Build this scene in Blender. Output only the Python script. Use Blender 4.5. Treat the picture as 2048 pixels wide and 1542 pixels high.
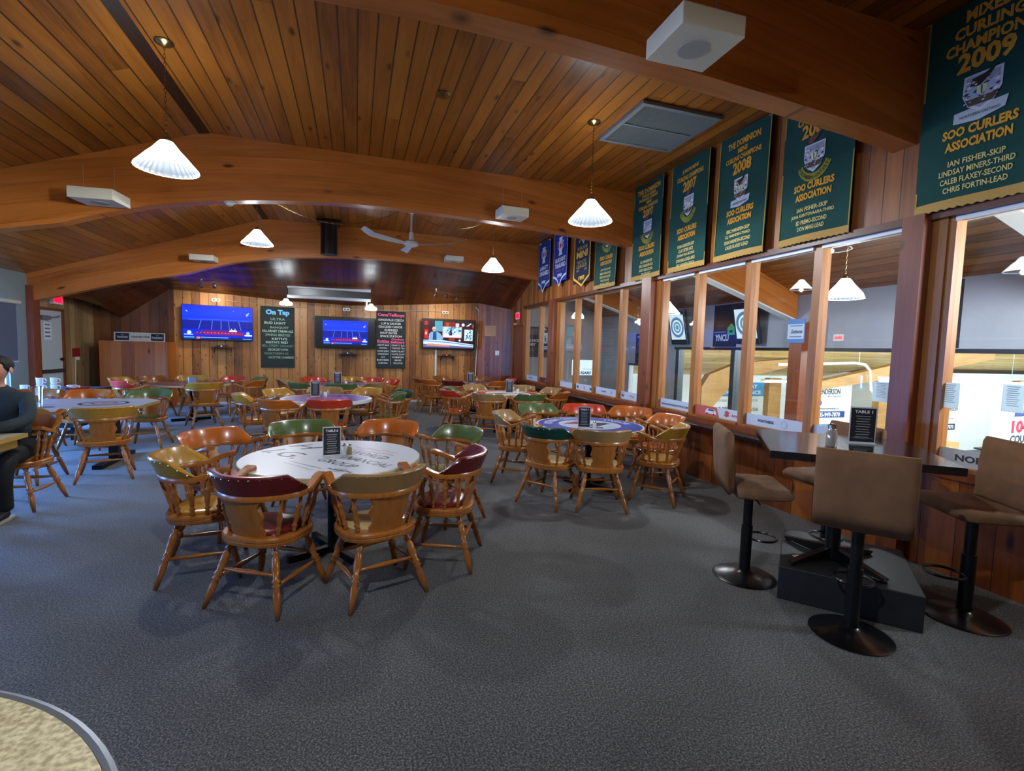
import bpy, bmesh, math, random
from mathutils import Matrix, Vector
random.seed(7)
for o in list(bpy.data.objects): bpy.data.objects.remove(o)
SC = bpy.context.scene
COL = SC.collection
PI = math.pi
# ------------------------------------------------------------------ camera
CAM_H = 1.58
cd = bpy.data.cameras.new('camera'); cam = bpy.data.objects.new('camera', cd); COL.objects.link(cam)
cd.sensor_fit = 'HORIZONTAL'; cd.sensor_width = 36.0; cd.lens = 980.0/2048*36.0
cd.clip_start = 0.02; cd.clip_end = 200
R_ = Vector((0.95274283, -0.30242768, 0.02861104)); U_ = Vector((-0.00501424, 0.07851488, 0.99690033)); F_ = Vector((0.30373665, 0.94993311, -0.07328804))
cam.matrix_world = Matrix(((R_.x, U_.x, -F_.x, 0), (R_.y, U_.y, -F_.y, 0), (R_.z, U_.z, -F_.z, CAM_H), (0, 0, 0, 1)))
SC.camera = cam
# ------------------------------------------------------------------ world, exposure
W = bpy.data.worlds.new('world'); SC.world = W; W.use_nodes = True
W.node_tree.nodes['Background'].inputs[0].default_value = (0.30, 0.45, 0.9, 1)
W.node_tree.nodes['Background'].inputs[1].default_value = 0.25
SC.view_settings.view_transform = 'Standard'; SC.view_settings.look = 'None'
SC.view_settings.exposure = 0.78; SC.view_settings.gamma = 1.0; SC.view_settings.use_curve_mapping = False
# ------------------------------------------------------------------ daylight, arena lights, added gallery fill
def area(name, loc, direction, sx, sy, power, color):
    l = bpy.data.lights.new(name, 'AREA'); l.shape = 'RECTANGLE'; l.size = sx; l.size_y = sy; l.energy = power; l.color = color
    o = bpy.data.objects.new(name, l); COL.objects.link(o); o.location = loc
    o.rotation_euler = Vector(direction).to_track_quat('-Z', 'Y').to_euler(); return o
DAY = (0.15, 0.37, 1.0)
for yc, pw in ((10.05, 560), (7.4, 520), (4.6, 230), (1.8, 110)):
    area('daylight', (-6.15, yc, 1.3), (1, 0, -0.35), 1.0, 1.3, pw, DAY)
area('arena_light', (22, 6.5, 2.9), (-0.05, 0.8, -0.5), 26, 3, 3200, (0.86, 0.95, 1.0))
area('gallery_fill', (5.9, 0.6, 2.4), (0.2, 1, -0.1), 1.5, 1.0, 200, (0.85, 0.9, 1.0))  # unseen area light added to brighten the gallery and its grey wall
LAMP_P = 62.0
LAMP_C = (0.90, 0.95, 1.0)

# ------------------------------------------------------------------ helpers
def hexc(h, a=1.0):
    h = h.lstrip('#'); v = []
    for i in (0, 2, 4):
        c = int(h[i:i+2], 16)/255.0
        v.append(c/12.92 if c <= 0.04045 else ((c+0.055)/1.055)**2.4)
    return (v[0], v[1], v[2], a)
MATS = {}
def mat(name, color='808080', rough=0.5, metal=0.0, emit=None, es=0.0, coat=0.0, spec=0.5, noise=0.0, nscale=20.0, bump=0.0):
    if name in MATS: return MATS[name]
    m = bpy.data.materials.new(name); m.use_nodes = True; nt = m.node_tree; b = nt.nodes['Principled BSDF']
    c = hexc(color) if isinstance(color, str) else color
    b.inputs['Base Color'].default_value = c; b.inputs['Roughness'].default_value = rough; b.inputs['Metallic'].default_value = metal
    b.inputs['Coat Weight'].default_value = coat; b.inputs['Coat Roughness'].default_value = 0.15; b.inputs['Specular IOR Level'].default_value = spec
    if emit: b.inputs['Emission Color'].default_value = hexc(emit) if isinstance(emit, str) else emit; b.inputs['Emission Strength'].default_value = es
    if noise or bump:
        tc = nt.nodes.new('ShaderNodeTexCoord'); n = nt.nodes.new('ShaderNodeTexNoise'); n.inputs['Scale'].default_value = nscale; n.inputs['Detail'].default_value = 5
        nt.links.new(tc.outputs['Object'], n.inputs['Vector'])
        if noise:
            r = nt.nodes.new('ShaderNodeMapRange'); r.inputs[1].default_value = 0.3; r.inputs[2].default_value = 0.7; r.inputs[3].default_value = 1-noise; r.inputs[4].default_value = 1+noise
            nt.links.new(n.outputs['Fac'], r.inputs[0])
            mx = nt.nodes.new('ShaderNodeVectorMath'); mx.operation = 'SCALE'; mx.inputs[0].default_value = c[:3]
            nt.links.new(r.outputs[0], mx.inputs['Scale']); nt.links.new(mx.outputs[0], b.inputs['Base Color'])
        if bump:
            bp = nt.nodes.new('ShaderNodeBump'); bp.inputs['Strength'].default_value = bump; bp.inputs['Distance'].default_value = 0.01
            nt.links.new(n.outputs['Fac'], bp.inputs['Height']); nt.links.new(bp.outputs[0], b.inputs['Normal'])
    MATS[name] = m; return m

def wood(name, cols, across=None, along='Y', width=0.15, rough=0.4, knots=0.5, groove=0.05, gcol='1c0d05', grain=1.0, coat=0.0, joints=0.0, kscale=1.0, gs=1.0, bvar=0.42, curve=False):
    """procedural timber; across = board index axis (None: no boards)"""
    if name in MATS: return MATS[name]
    m = bpy.data.materials.new(name); m.use_nodes = True; nt = m.node_tree; N = nt.nodes.new; L = nt.links.new
    b = nt.nodes['Principled BSDF']; b.inputs['Roughness'].default_value = rough; b.inputs['Coat Weight'].default_value = coat; b.inputs['Coat Roughness'].default_value = 0.25
    tc = N('ShaderNodeTexCoord'); sp = N('ShaderNodeSeparateXYZ'); L(tc.outputs['Object'], sp.inputs[0])
    def M(op, a, bb=None, c=None):
        n = N('ShaderNodeMath'); n.operation = op
        for i, v in enumerate((a, bb, c)):
            if v is None: continue
            if isinstance(v, (int, float)): n.inputs[i].default_value = v
            else: L(v, n.inputs[i])
        return n.outputs[0]
    al = sp.outputs[along]; others = [a for a in 'XYZ' if a != along]
    if across:
        ac = sp.outputs[across]; th = [a for a in others if a != across][0]
        if curve: dx = M('SUBTRACT', sp.outputs['X'], 0.5); ac = M('ADD', ac, M('MULTIPLY', M('MULTIPLY', dx, dx), 0.030))
        q = M('DIVIDE', ac, width); idx = M('FLOOR', q); fr = M('FRACT', q)
        wn = N('ShaderNodeTexWhiteNoise'); wn.noise_dimensions = '2D'
        if joints:
            w1 = N('ShaderNodeTexWhiteNoise'); w1.noise_dimensions = '1D'; L(idx, w1.inputs['W'])
            jj = M('FLOOR', M('DIVIDE', M('ADD', al, M('MULTIPLY', w1.outputs['Value'], 9.0)), joints))
        else: jj = M('MULTIPLY', idx, 0.0)
        cb = N('ShaderNodeCombineXYZ'); L(idx, cb.inputs[0]); L(jj, cb.inputs[1]); L(cb.outputs[0], wn.inputs['Vector'])
        rnd = wn.outputs['Value']
    else:
        ac = sp.outputs[others[0]]; th = others[1]; rnd = None; fr = None
    off = M('MULTIPLY', rnd, 37.0) if rnd else 0.0
    alo = M('ADD', al, off) if rnd else al
    v = N('ShaderNodeCombineXYZ'); L(M('MULTIPLY', ac, 22.0*gs), v.inputs[0]); L(M('MULTIPLY', alo, 1.3*gs), v.inputs[1]); L(M('MULTIPLY', sp.outputs[th], 22.0*gs), v.inputs[2])
    gn = N('ShaderNodeTexNoise'); gn.inputs['Scale'].default_value = 1.0; gn.inputs['Detail'].default_value = 6; gn.inputs['Roughness'].default_value = 0.62; gn.inputs['Distortion'].default_value = 0.9
    L(v.outputs[0], gn.inputs['Vector'])
    v2 = N('ShaderNodeCombineXYZ'); L(M('MULTIPLY', ac, 2.2*gs), v2.inputs[0]); L(M('MULTIPLY', alo, 0.45*gs), v2.inputs[1]); L(M('MULTIPLY', sp.outputs[th], 2.0*gs), v2.inputs[2])
    g2 = N('ShaderNodeTexNoise'); g2.inputs['Scale'].default_value = 1.6; g2.inputs['Detail'].default_value = 3; L(v2.outputs[0], g2.inputs['Vector'])
    f = M('ADD', M('MULTIPLY', gn.outputs['Fac'], 0.55*grain), M('MULTIPLY', g2.outputs['Fac'], 0.5))
    if rnd: f = M('ADD', f, M('MULTIPLY', M('SUBTRACT', rnd, 0.5), bvar))
    cr = N('ShaderNodeValToRGB'); e = cr.color_ramp.elements; e[0].position = 0.25; e[0].color = hexc(cols[0]); e[1].position = 0.8; e[1].color = hexc(cols[-1])
    if len(cols) == 3: x = e.new(0.52); x.color = hexc(cols[1])
    L(f, cr.inputs[0]); colr = cr.outputs[0]
    def mixc(fac, a, colhex):
        n = N('ShaderNodeMix'); n.data_type = 'RGBA'; L(fac, n.inputs['Factor']); L(a, n.inputs['A']); n.inputs['B'].default_value = hexc(colhex); return n.outputs['Result']
    if knots:
        vk = N('ShaderNodeCombineXYZ'); L(M('MULTIPLY', ac, 7.5*kscale), vk.inputs[0]); L(M('MULTIPLY', alo, 2.6*kscale), vk.inputs[1]); L(M('MULTIPLY', sp.outputs[th], 3.0*kscale), vk.inputs[2])
        vo = N('ShaderNodeTexVoronoi'); vo.inputs['Scale'].default_value = 1.0; L(vk.outputs[0], vo.inputs['Vector'])
        sc_ = N('ShaderNodeSeparateColor'); L(vo.outputs['Color'], sc_.inputs[0])
        ex = M('LESS_THAN', sc_.outputs[0], knots)
        d = N('ShaderNodeMapRange'); d.inputs[1].default_value = 0.24; d.inputs[2].default_value = 0.08; d.inputs[3].default_value = 0; d.inputs[4].default_value = 0.88; L(vo.outputs['Distance'], d.inputs[0])
        colr = mixc(M('MULTIPLY', d.outputs[0], ex), colr, '2a1308')
    hgt = gn.outputs['Fac']
    if fr:
        gm = M('MAXIMUM', M('LESS_THAN', fr, groove), M('GREATER_THAN', fr, 1-groove*0.6))
        colr = mixc(M('MULTIPLY', gm, 0.85), colr, gcol)
        bp = N('ShaderNodeBump'); bp.inputs['Strength'].default_value = 0.5; bp.inputs['Distance'].default_value = 0.012; L(M('SUBTRACT', M('MULTIPLY', hgt, 0.12), gm), bp.inputs['Height']); L(bp.outputs[0], b.inputs['Normal'])
    else:
        bp = N('ShaderNodeBump'); bp.inputs['Strength'].default_value = 0.08; bp.inputs['Distance'].default_value = 0.01; L(hgt, bp.inputs['Height']); L(bp.outputs[0], b.inputs['Normal'])
    L(colr, b.inputs['Base Color']); MATS[name] = m; return m

def carpet():
    m = bpy.data.materials.new('carpet'); m.use_nodes = True; nt = m.node_tree; N = nt.nodes.new; L = nt.links.new; b = nt.nodes['Principled BSDF']
    b.inputs['Roughness'].default_value = 0.95; b.inputs['Specular IOR Level'].default_value = 0.2; b.inputs['Sheen Weight'].default_value = 0.25
    tc = N('ShaderNodeTexCoord')
    a = N('ShaderNodeTexNoise'); a.inputs['Scale'].default_value = 110; a.inputs['Detail'].default_value = 3; a.inputs['Roughness'].default_value = 0.8; L(tc.outputs['Object'], a.inputs['Vector'])
    c = N('ShaderNodeTexNoise'); c.inputs['Scale'].default_value = 1.1; c.inputs['Detail'].default_value = 3; L(tc.outputs['Object'], c.inputs['Vector'])
    r = N('ShaderNodeValToRGB'); e = r.color_ramp.elements; e[0].position = 0.37; e[0].color = hexc('212325'); e[1].position = 0.64; e[1].color = hexc('86847f'); x = e.new(0.5); x.color = hexc('434646')
    L(a.outputs['Fac'], r.inputs[0])
    mr = N('ShaderNodeMapRange'); mr.inputs[1].default_value = 0.35; mr.inputs[2].default_value = 0.65; mr.inputs[3].default_value = 0.82; mr.inputs[4].default_value = 1.1; L(c.outputs['Fac'], mr.inputs[0])
    s = N('ShaderNodeVectorMath'); s.operation = 'SCALE'; L(r.outputs[0], s.inputs[0]); L(mr.outputs[0], s.inputs['Scale']); L(s.outputs[0], b.inputs['Base Color'])
    bp = N('ShaderNodeBump'); bp.inputs['Strength'].default_value = 0.25; bp.inputs['Distance'].default_value = 0.006; L(a.outputs['Fac'], bp.inputs['Height']); L(bp.outputs[0], b.inputs['Normal'])
    return m
def attr_mat(name, emit=0.0, rough=0.5, trans=0.0):
    m = bpy.data.materials.new(name); m.use_nodes = True; nt = m.node_tree; b = nt.nodes['Principled BSDF']
    a = nt.nodes.new('ShaderNodeAttribute'); a.attribute_name = 'Col'; nt.links.new(a.outputs['Color'], b.inputs['Base Color']); b.inputs['Roughness'].default_value = rough
    if emit: 
        nt.links.new(a.outputs['Color'], b.inputs['Emission Color']); b.inputs['Emission Strength'].default_value = emit
        b.inputs['Base Color'].default_value = (0, 0, 0, 1); nt.links.remove(b.inputs['Base Color'].links[0]); b.inputs['Roughness'].default_value = 0.25
    MATS[name] = m; return m
def glass_mat():
    m = bpy.data.materials.new('window_glass'); m.use_nodes = True; nt = m.node_tree; nt.nodes.clear(); N = nt.nodes.new; L = nt.links.new
    o = N('ShaderNodeOutputMaterial'); t = N('ShaderNodeBsdfTransparent'); t.inputs[0].default_value = (0.93, 0.96, 0.96, 1); g = N('ShaderNodeBsdfGlossy'); g.inputs['Roughness'].default_value = 0.01
    lw = N('ShaderNodeLayerWeight'); p5 = N('ShaderNodeMath'); p5.operation = 'POWER'; L(lw.outputs['Facing'], p5.inputs[0]); p5.inputs[1].default_value = 4.5
    fr = N('ShaderNodeMath'); fr.operation = 'MULTIPLY_ADD'; L(p5.outputs[0], fr.inputs[0]); fr.inputs[1].default_value = 0.85; fr.inputs[2].default_value = 0.045; mx = N('ShaderNodeMixShader'); L(fr.outputs[0], mx.inputs[0]); L(t.outputs[0], mx.inputs[1]); L(g.outputs[0], mx.inputs[2]); L(mx.outputs[0], o.inputs[0])
    return m

def link(name, bm, mats, parent=None, smooth=False, M=None):
    me = bpy.data.meshes.new(name)
    bmesh.ops.recalc_face_normals(bm, faces=bm.faces)
    bm.to_mesh(me); bm.free()
    if not isinstance(mats, (list, tuple)): mats = [mats]
    for k in mats: me.materials.append(k)
    if smooth:
        for p in me.polygons: p.use_smooth = True
        if smooth != 'all':
            try: me.set_sharp_from_angle(angle=math.radians(38))
            except Exception: pass
    o = bpy.data.objects.new(name, me); COL.objects.link(o)
    if parent: o.parent = parent
    if M is not None: o.matrix_local = M
    return o
def empty(name, M=None):
    o = bpy.data.objects.new(name, None); COL.objects.link(o); o.empty_display_size = 0.1
    if M is not None: o.matrix_world = M
    return o
def tag(o, label=None, cat=None, group=None, kind=None):
    if label: o['label'] = label
    if cat: o['category'] = cat
    if group: o['group'] = group
    if kind: o['kind'] = kind
    return o
def struct(o): o['kind'] = 'structure'; return o
def T(x=0, y=0, z=0, rz=0): return Matrix.Translation((x, y, z)) @ Matrix.Rotation(rz, 4, 'Z')
def frame(org, xa, ya):
    xa = Vector(xa).normalized(); ya = Vector(ya).normalized(); za = xa.cross(ya)
    return Matrix(((xa.x, ya.x, za.x, org[0]), (xa.y, ya.y, za.y, org[1]), (xa.z, ya.z, za.z, org[2]), (0, 0, 0, 1)))
# ---- bmesh shapes
def box(bm, a, b, M=None, bev=0.0):
    x0, y0, z0 = a; x1, y1, z1 = b
    vs = [bm.verts.new(p) for p in ((x0,y0,z0),(x1,y0,z0),(x1,y1,z0),(x0,y1,z0),(x0,y0,z1),(x1,y0,z1),(x1,y1,z1),(x0,y1,z1))]
    fs = [bm.faces.new([vs[i] for i in f]) for f in ((0,3,2,1),(4,5,6,7),(0,1,5,4),(1,2,6,5),(2,3,7,6),(3,0,4,7))]
    if bev:
        es = list({e for f in fs for e in f.edges})
        r = bmesh.ops.bevel(bm, geom=es, offset=bev, segments=2, affect='EDGES', profile=0.5)
        vs = list({v for f in r['faces'] for v in f.verts} | {v for v in vs if v.is_valid})
    if M is not None: bmesh.ops.transform(bm, matrix=M, verts=[v for v in vs if v.is_valid])
    return vs
def prism(bm, pts, h0, h1, axis='Z'):
    def P(p, h): return {'Z': (p[0], p[1], h), 'Y': (p[0], h, p[1]), 'X': (h, p[0], p[1])}[axis]
    a = [bm.verts.new(P(p, h0)) for p in pts]; b = [bm.verts.new(P(p, h1)) for p in pts]; n = len(pts)
    bm.faces.new(a[::-1]); bm.faces.new(b)
    for i in range(n): bm.faces.new((a[i], a[(i+1) % n], b[(i+1) % n], b[i]))
    return a+b
def lathe(bm, prof, p0=(0,0,0), p1=(0,0,1), n=10, scale_t=True, caps=True):
    """prof: (t along p0->p1, radius)"""
    p0 = Vector(p0); p1 = Vector(p1); d = p1-p0; q = d.to_track_quat('Z', 'Y'); rings = []
    for t, r in prof:
        c = p0+d*t; rings.append([bm.verts.new(c+q @ Vector((r*math.cos(2*PI*i/n), r*math.sin(2*PI*i/n), 0))) for i in range(n)])
    for a, b in zip(rings, rings[1:]):
        for i in range(n): bm.faces.new((a[i], a[(i+1) % n], b[(i+1) % n], b[i]))
    if caps: bm.faces.new(rings[0][::-1]); bm.faces.new(rings[-1])
def tube(bm, pts, r, n=8, closed=False):
    pts = [Vector(p) for p in pts]; rings = []; m = len(pts)
    for i, p in enumerate(pts):
        if closed: d = pts[(i+1) % m]-pts[i-1]
        else: d = pts[min(i+1, m-1)]-pts[max(i-1, 0)]
        d.normalize(); u = d.cross(Vector((0, 0, 1)))
        if u.length < 1e-3: u = Vector((1, 0, 0))
        u.normalize(); v = u.cross(d)
        rr = r[i] if isinstance(r, (list, tuple)) else r
        rings.append([bm.verts.new(p+u*rr*math.cos(2*PI*k/n)+v*rr*math.sin(2*PI*k/n)) for k in range(n)])
    for i in range(m if closed else m-1):
        a, b = rings[i], rings[(i+1) % m]
        for k in range(n): bm.faces.new((a[k], a[(k+1) % n], b[(k+1) % n], b[k]))
    if not closed: bm.faces.new(rings[0][::-1]); bm.faces.new(rings[-1])
def sweep(bm, pts, secs):
    """secs: per point list of (out, up) offsets; out = horizontal normal"""
    pts = [Vector(p) for p in pts]; rings = []; m = len(pts)
    for i, p in enumerate(pts):
        d = pts[min(i+1, m-1)]-pts[max(i-1, 0)]; d.z = 0; d.normalize(); u = Vector((d.y, -d.x, 0))
        rings.append([bm.verts.new(p+u*a+Vector((0, 0, b))) for a, b in secs[i]])
    n = len(rings[0])
    for a, b in zip(rings, rings[1:]):
        for k in range(n): bm.faces.new((a[k], a[(k+1) % n], b[(k+1) % n], b[k]))
    bm.faces.new(rings[0][::-1]); bm.faces.new(rings[-1])
def cyl(bm, c, r, z0, z1, n=24, r1=None):
    lathe(bm, [(0, r), (1, r if r1 is None else r1)], (c[0], c[1], z0), (c[0], c[1], z1), n)
def grid_surf(bm, rows):
    V = [[bm.verts.new(p) for p in r] for r in rows]
    for a, b in zip(V, V[1:]):
        for i in range(len(a)-1): bm.faces.new((a[i], a[i+1], b[i+1], b[i]))
    return V
def sbox(name, a, b, m, parent=None, bev=0.0):
    bm = bmesh.new(); box(bm, a, b, bev=bev); return link(name, bm, m, parent)

# ---- flat artwork: list of elements on a local XY plane
_txt = {}
def text_mesh(s, bold=0.0, shear=0.0):
    k = (s, bold, shear)
    if k in _txt: return _txt[k]
    cu = bpy.data.curves.new('t', 'FONT'); cu.body = s; cu.size = 1.0; cu.offset = bold; cu.shear = shear; cu.resolution_u = 2
    o = bpy.data.objects.new('t', cu); COL.objects.link(o); dg = bpy.context.evaluated_depsgraph_get(); dg.update()
    me = bpy.data.meshes.new_from_object(o.evaluated_get(dg)); bpy.data.objects.remove(o); bpy.data.curves.remove(cu)
    vs = [(v.co.x, v.co.y) for v in me.vertices]; fs = [tuple(p.vertices) for p in me.polygons]; bpy.data.meshes.remove(me)
    if vs:
        x0 = min(v[0] for v in vs); x1 = max(v[0] for v in vs); y0 = min(v[1] for v in vs); y1 = max(v[1] for v in vs)
    else: x0 = x1 = y0 = y1 = 0
    _txt[k] = (vs, fs, x0, max(x1, x0+1e-4), y0, max(y1, y0+1e-4)); return _txt[k]
def E_txt(s, cx, cy, w, h, col, lay=2, rot=0, bold=0.02, shear=0.0): return ('t', s, cx, cy, w, h, col, lay, rot, bold, shear)
def E_rect(x0, y0, x1, y1, col, lay=1): return ('p', [(x0, y0), (x1, y0), (x1, y1), (x0, y1)], col, lay)
def E_poly(pts, col, lay=1): return ('p', pts, col, lay)
def E_circ(cx, cy, r, col, lay=1, ry=None, n=24): return ('p', [(cx+r*math.cos(2*PI*i/n), cy+(ry or r)*math.sin(2*PI*i/n)) for i in range(n)], col, lay)
def E_line(pts, w, col, lay=1):
    out = []
    for (a, b), (c, d) in zip(pts, pts[1:]):
        l = math.hypot(c-a, d-b) or 1; nx, ny = -(d-b)/l*w/2, (c-a)/l*w/2
        out.append(('p', [(a+nx, b+ny), (a-nx, b-ny), (c-nx, d-ny), (c+nx, d+ny)], col, lay))
    return out
EPS = 0.0006
def sheet(name, els, m, parent=None, M=None, eps=EPS, warp=None):
    bm = bmesh.new(); cl = bm.loops.layers.float_color.new('Col'); flat = []
    for e in els: flat += e if isinstance(e, list) else [e]
    def z(x, y): return warp(x, y) if warp else 0.0
    for e in flat:
        if e[0] == 'p':
            _, pts, col, lay = e; c = hexc(col); vs = [bm.verts.new((x, y, lay*eps+z(x, y))) for x, y in pts]
            try: f = bm.faces.new(vs)
            except ValueError: continue
            for l in f.loops: l[cl] = c
        else:
            _, s, cx, cy, w, h, col, lay, rot, bold, shear = e; c = hexc(col)
            vs, fs, x0, x1, y0, y1 = text_mesh(s, bold, shear); sx = w/(x1-x0); sy = h/(y1-y0); cr, sr = math.cos(rot), math.sin(rot); V = []
            for (x, y) in vs:
                a = (x-(x0+x1)/2)*sx; b = (y-(y0+y1)/2)*sy; X = cx+a*cr-b*sr; Y = cy+a*sr+b*cr; V.append(bm.verts.new((X, Y, lay*eps+z(X, Y))))
            for f in fs:
                try: ff = bm.faces.new([V[i] for i in f])
                except ValueError: continue
                for l in ff.loops: l[cl] = c
    for f in bm.faces:
        f.normal_update()
        if f.normal.z < 0: f.normal_flip()
    me = bpy.data.meshes.new(name); bm.to_mesh(me); bm.free(); me.materials.append(m)
    o = bpy.data.objects.new(name, me); COL.objects.link(o)
    if parent: o.parent = parent
    if M is not None: o.matrix_local = M
    return o

# ------------------------------------------------------------------ materials
PRINT = attr_mat('printed_artwork', 0, 0.5); CLOTHP = attr_mat('sewn_cloth_artwork', 0, 0.9); SCREEN = attr_mat('lit_screen', 0.95); SIGNLIT = attr_mat('backlit_sign', 2.6); GLOSSP = attr_mat('glossy_table_print', 0, 0.34)
GLASS = glass_mat()
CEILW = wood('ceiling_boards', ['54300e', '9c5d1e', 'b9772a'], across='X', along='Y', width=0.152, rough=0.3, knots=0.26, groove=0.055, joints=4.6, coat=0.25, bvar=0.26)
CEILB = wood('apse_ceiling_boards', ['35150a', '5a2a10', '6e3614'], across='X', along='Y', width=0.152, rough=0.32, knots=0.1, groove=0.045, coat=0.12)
WALLX = wood('wall_boards_facing', ['683a14', '9e662c', 'b98244'], across='X', along='Z', width=0.178, rough=0.45, knots=0.8, groove=0.04, kscale=1.9, gcol='190b03')
WALLY = wood('wall_boards_side', ['5c2d10', '8e5222', 'a9692f'], across='Y', along='Z', width=0.14, rough=0.45, knots=0.35, groove=0.04, gcol='190b03')
BEAM = wood('laminated_beam', ['8a4414', 'bc6c28', 'd08238'], across=None, along='X', rough=0.32, knots=0.12, kscale=1.3, coat=0.15, gs=0.6)
BEAM2 = wood('laminated_beam_lams', ['94501a', 'c47430', 'd88a40'], across='Z', along='X', width=0.21, rough=0.32, knots=0.16, groove=0.010, coat=0.15, gcol='8a4a18', gs=0.7, bvar=0.12, curve=True)
POSTW = wood('post_timber', ['5a2812', '80401f', '96522a'], across=None, along='Z', rough=0.4, knots=0.2, kscale=1.3, gs=0.7)
FRAMEW = wood('frame_timber', ['7a4318', 'a4672c', 'b97c3c'], across=None, along='Z', rough=0.4, knots=0.0)
CHAIRW = wood('chair_timber', ['6e3c14', 'a06024', 'b87a38'], across=None, along='Z', rough=0.25, knots=0.0, coat=0.6, gs=1.2)
ARENAW = wood('arena_roof_boards', ['a07a3c', 'cfa75e', 'e6c683'], across='Z', along='X', width=0.12, rough=0.6, knots=0.2, groove=0.05, gcol='8a6428')
ARENAB = wood('arena_beam', ['7d5428', 'a57840', 'b58a52'], across=None, along='X', rough=0.6, knots=0.2, kscale=0.6)
CABW = wood('cabinet_veneer', ['84440f', 'a8601e', 'ba742c'], across='X', along='Z', width=0.21, rough=0.5, knots=0.1, groove=0.01)
WHITE = mat('white_plastic', 'd8dad2', 0.45); BLACK = mat('black_plastic', '0c0d0f', 0.35); BLACKM = mat('black_metal', '0e0f11', 0.3, metal=0.3, coat=0.3)
GREYW = mat('grey_painted_wall', 'a0a4ab', 0.85, noise=0.04, nscale=3); LGREY = mat('left_grey_wall', '7f8b8c', 0.85, noise=0.04, nscale=3)
BRASS = mat('brass', 'a08a5c', 0.25, metal=1.0); CHROME = mat('chrome', 'd8d8d8', 0.15, metal=1.0); STEEL = mat('grey_steel', '9aa3aa', 0.35, metal=0.7)
WHITEW = mat('white_arena_panel', 'f2f5f5', 0.6); ICE = mat('ice', 'eef4fa', 0.25); DARKGAP = mat('dark_gap', '050505', 0.9)
# ================================================================== SETTING
YN, YB = -3.2, 14.2          # rear (behind camera) and back wall
XL, XR = -5.75, 4.2          # left wall, window wall
XG, YG = 7.7, 14.5           # gallery arena-side wall, gallery end wall
struct(sbox('floor', (XL-0.2, YN-0.2, -0.1), (XG+0.2, YG+0.3, 0), carpet()))
def roof_z(x):
    if x < -1.77: return 4.11-0.352*(-1.77-x)
    if x < 4.25: return 4.11
    return 4.11-0.405*(x-4.25)
# main ceiling, extruded along Y
bm = bmesh.new()
prism(bm, [(XL-0.2, roof_z(XL-0.2)), (-1.77, 4.11), (4.25, 4.11), (4.25, 4.3), (-1.77, 4.3), (XL-0.2, roof_z(XL-0.2)+0.2)], YN-0.2, 11.6, 'Y')
struct(link('ceiling', bm, CEILW))
bm = bmesh.new(); prism(bm, [(4.25, 4.11), (XG+0.3, roof_z(XG+0.3)), (XG+0.3, roof_z(XG+0.3)+0.2), (4.25, 4.3)], YN-0.2, YG+0.3, 'Y'); struct(link('ceiling', bm, CEILW))
bm = bmesh.new(); prism(bm, [(-1.83, 4.085), (-1.71, 4.108), (-1.71, 4.12), (-1.83, 4.12)], YN, 11.5, 'Y')
struct(link('trim_1', bm, mat('dark_ridge', '2c1508', 0.5)))
# apse ceiling behind third beam
def arch_z(x):
    P = [(-6.2, 2.10), (-5.7, 2.22), (-5.2, 2.36), (-4.6, 2.55), (-3.8, 2.76), (-3.3, 2.86), (-2.9, 3.01), (-2.4, 3.17), (-1.8, 3.29), (-1.05, 3.39), (-.4, 3.44), (.4, 3.47), (1.2, 3.46), (2.0, 3.43), (2.8, 3.39), (3.6, 3.34), (4.2, 3.28), (4.6, 3.22), (5.6, 2.93), (6.45, 2.67), (7.3, 2.40), (7.9, 2.22)]
    for (a, b), (c, d) in zip(P, P[1:]):
        if x <= c: t = (x-a)/(c-a); return b+(d-b)*t
    return P[-1][1]
front = [(-5.9, 11.5, 2.30), (-5.0, 11.5, 2.6), (-4.1, 11.5, 2.95), (-3.1, 11.5, 3.25), (-1.6, 11.5, 3.55), (-0.1, 11.5, 3.6), (1.6, 11.5, 3.6), (3.4, 11.5, 3.52), (4.25, 11.5, 3.42)]
rear = [(-5.9, 13.6, 2.62), (-5.2, 13.72, 2.06), (-4.22, 13.75, 2.78), (-3.1, 14.0, 2.73), (-1.6, 14.22, 2.66), (-0.1, 14.28, 2.63), (1.6, 14.25, 2.75), (3.42, 14.2, 2.90), (4.25, 13.35, 2.68)]
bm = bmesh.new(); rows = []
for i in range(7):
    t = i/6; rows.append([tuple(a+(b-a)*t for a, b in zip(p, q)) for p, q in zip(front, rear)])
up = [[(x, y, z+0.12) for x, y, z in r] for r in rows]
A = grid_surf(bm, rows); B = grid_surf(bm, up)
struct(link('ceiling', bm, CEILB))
# walls -------------------------------------------------------------
def wall_poly(name, p0, p1, z0, z1, m, th=0.12, z1b=None):
    """vertical wall board from p0 to p1, local X along the wall so that boards run across it"""
    p0 = Vector((*p0, 0)); p1 = Vector((*p1, 0)); L_ = (p1-p0).length; xa = (p1-p0).normalized(); ya = Vector((0, 0, 1)).cross(xa)
    bm = bmesh.new(); prism(bm, [(0, z0), (L_, z0), (L_, z1b or z1), (0, z1)], 0, th, 'Y')
    o = link(name, bm, m); o.matrix_world = Matrix(((xa.x, ya.x, 0, p0.x), (xa.y, ya.y, 0, p0.y), (0, 0, 1, 0), (0, 0, 0, 1))); return struct(o)
BW = [(-4.16, 13.72), (-1.6, 14.16), (0.2, 14.22), (3.42, 14.16)]
wall_poly('wall_back', BW[0], BW[1], 0, 3.3, WALLX); wall_poly('wall_back', BW[1], BW[2], 0, 3.3, WALLX); wall_poly('wall_back', BW[2], BW[3], 0, 3.3, WALLX)
wall_poly('wall_back', BW[3], (4.25, 13.3), 0, 3.3, wood('wall_boards_corner', ['4f240c', '7a421c', '935426'], across='X', along='Z', width=0.14, rough=0.4, knots=0.7, kscale=1.3))
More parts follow.
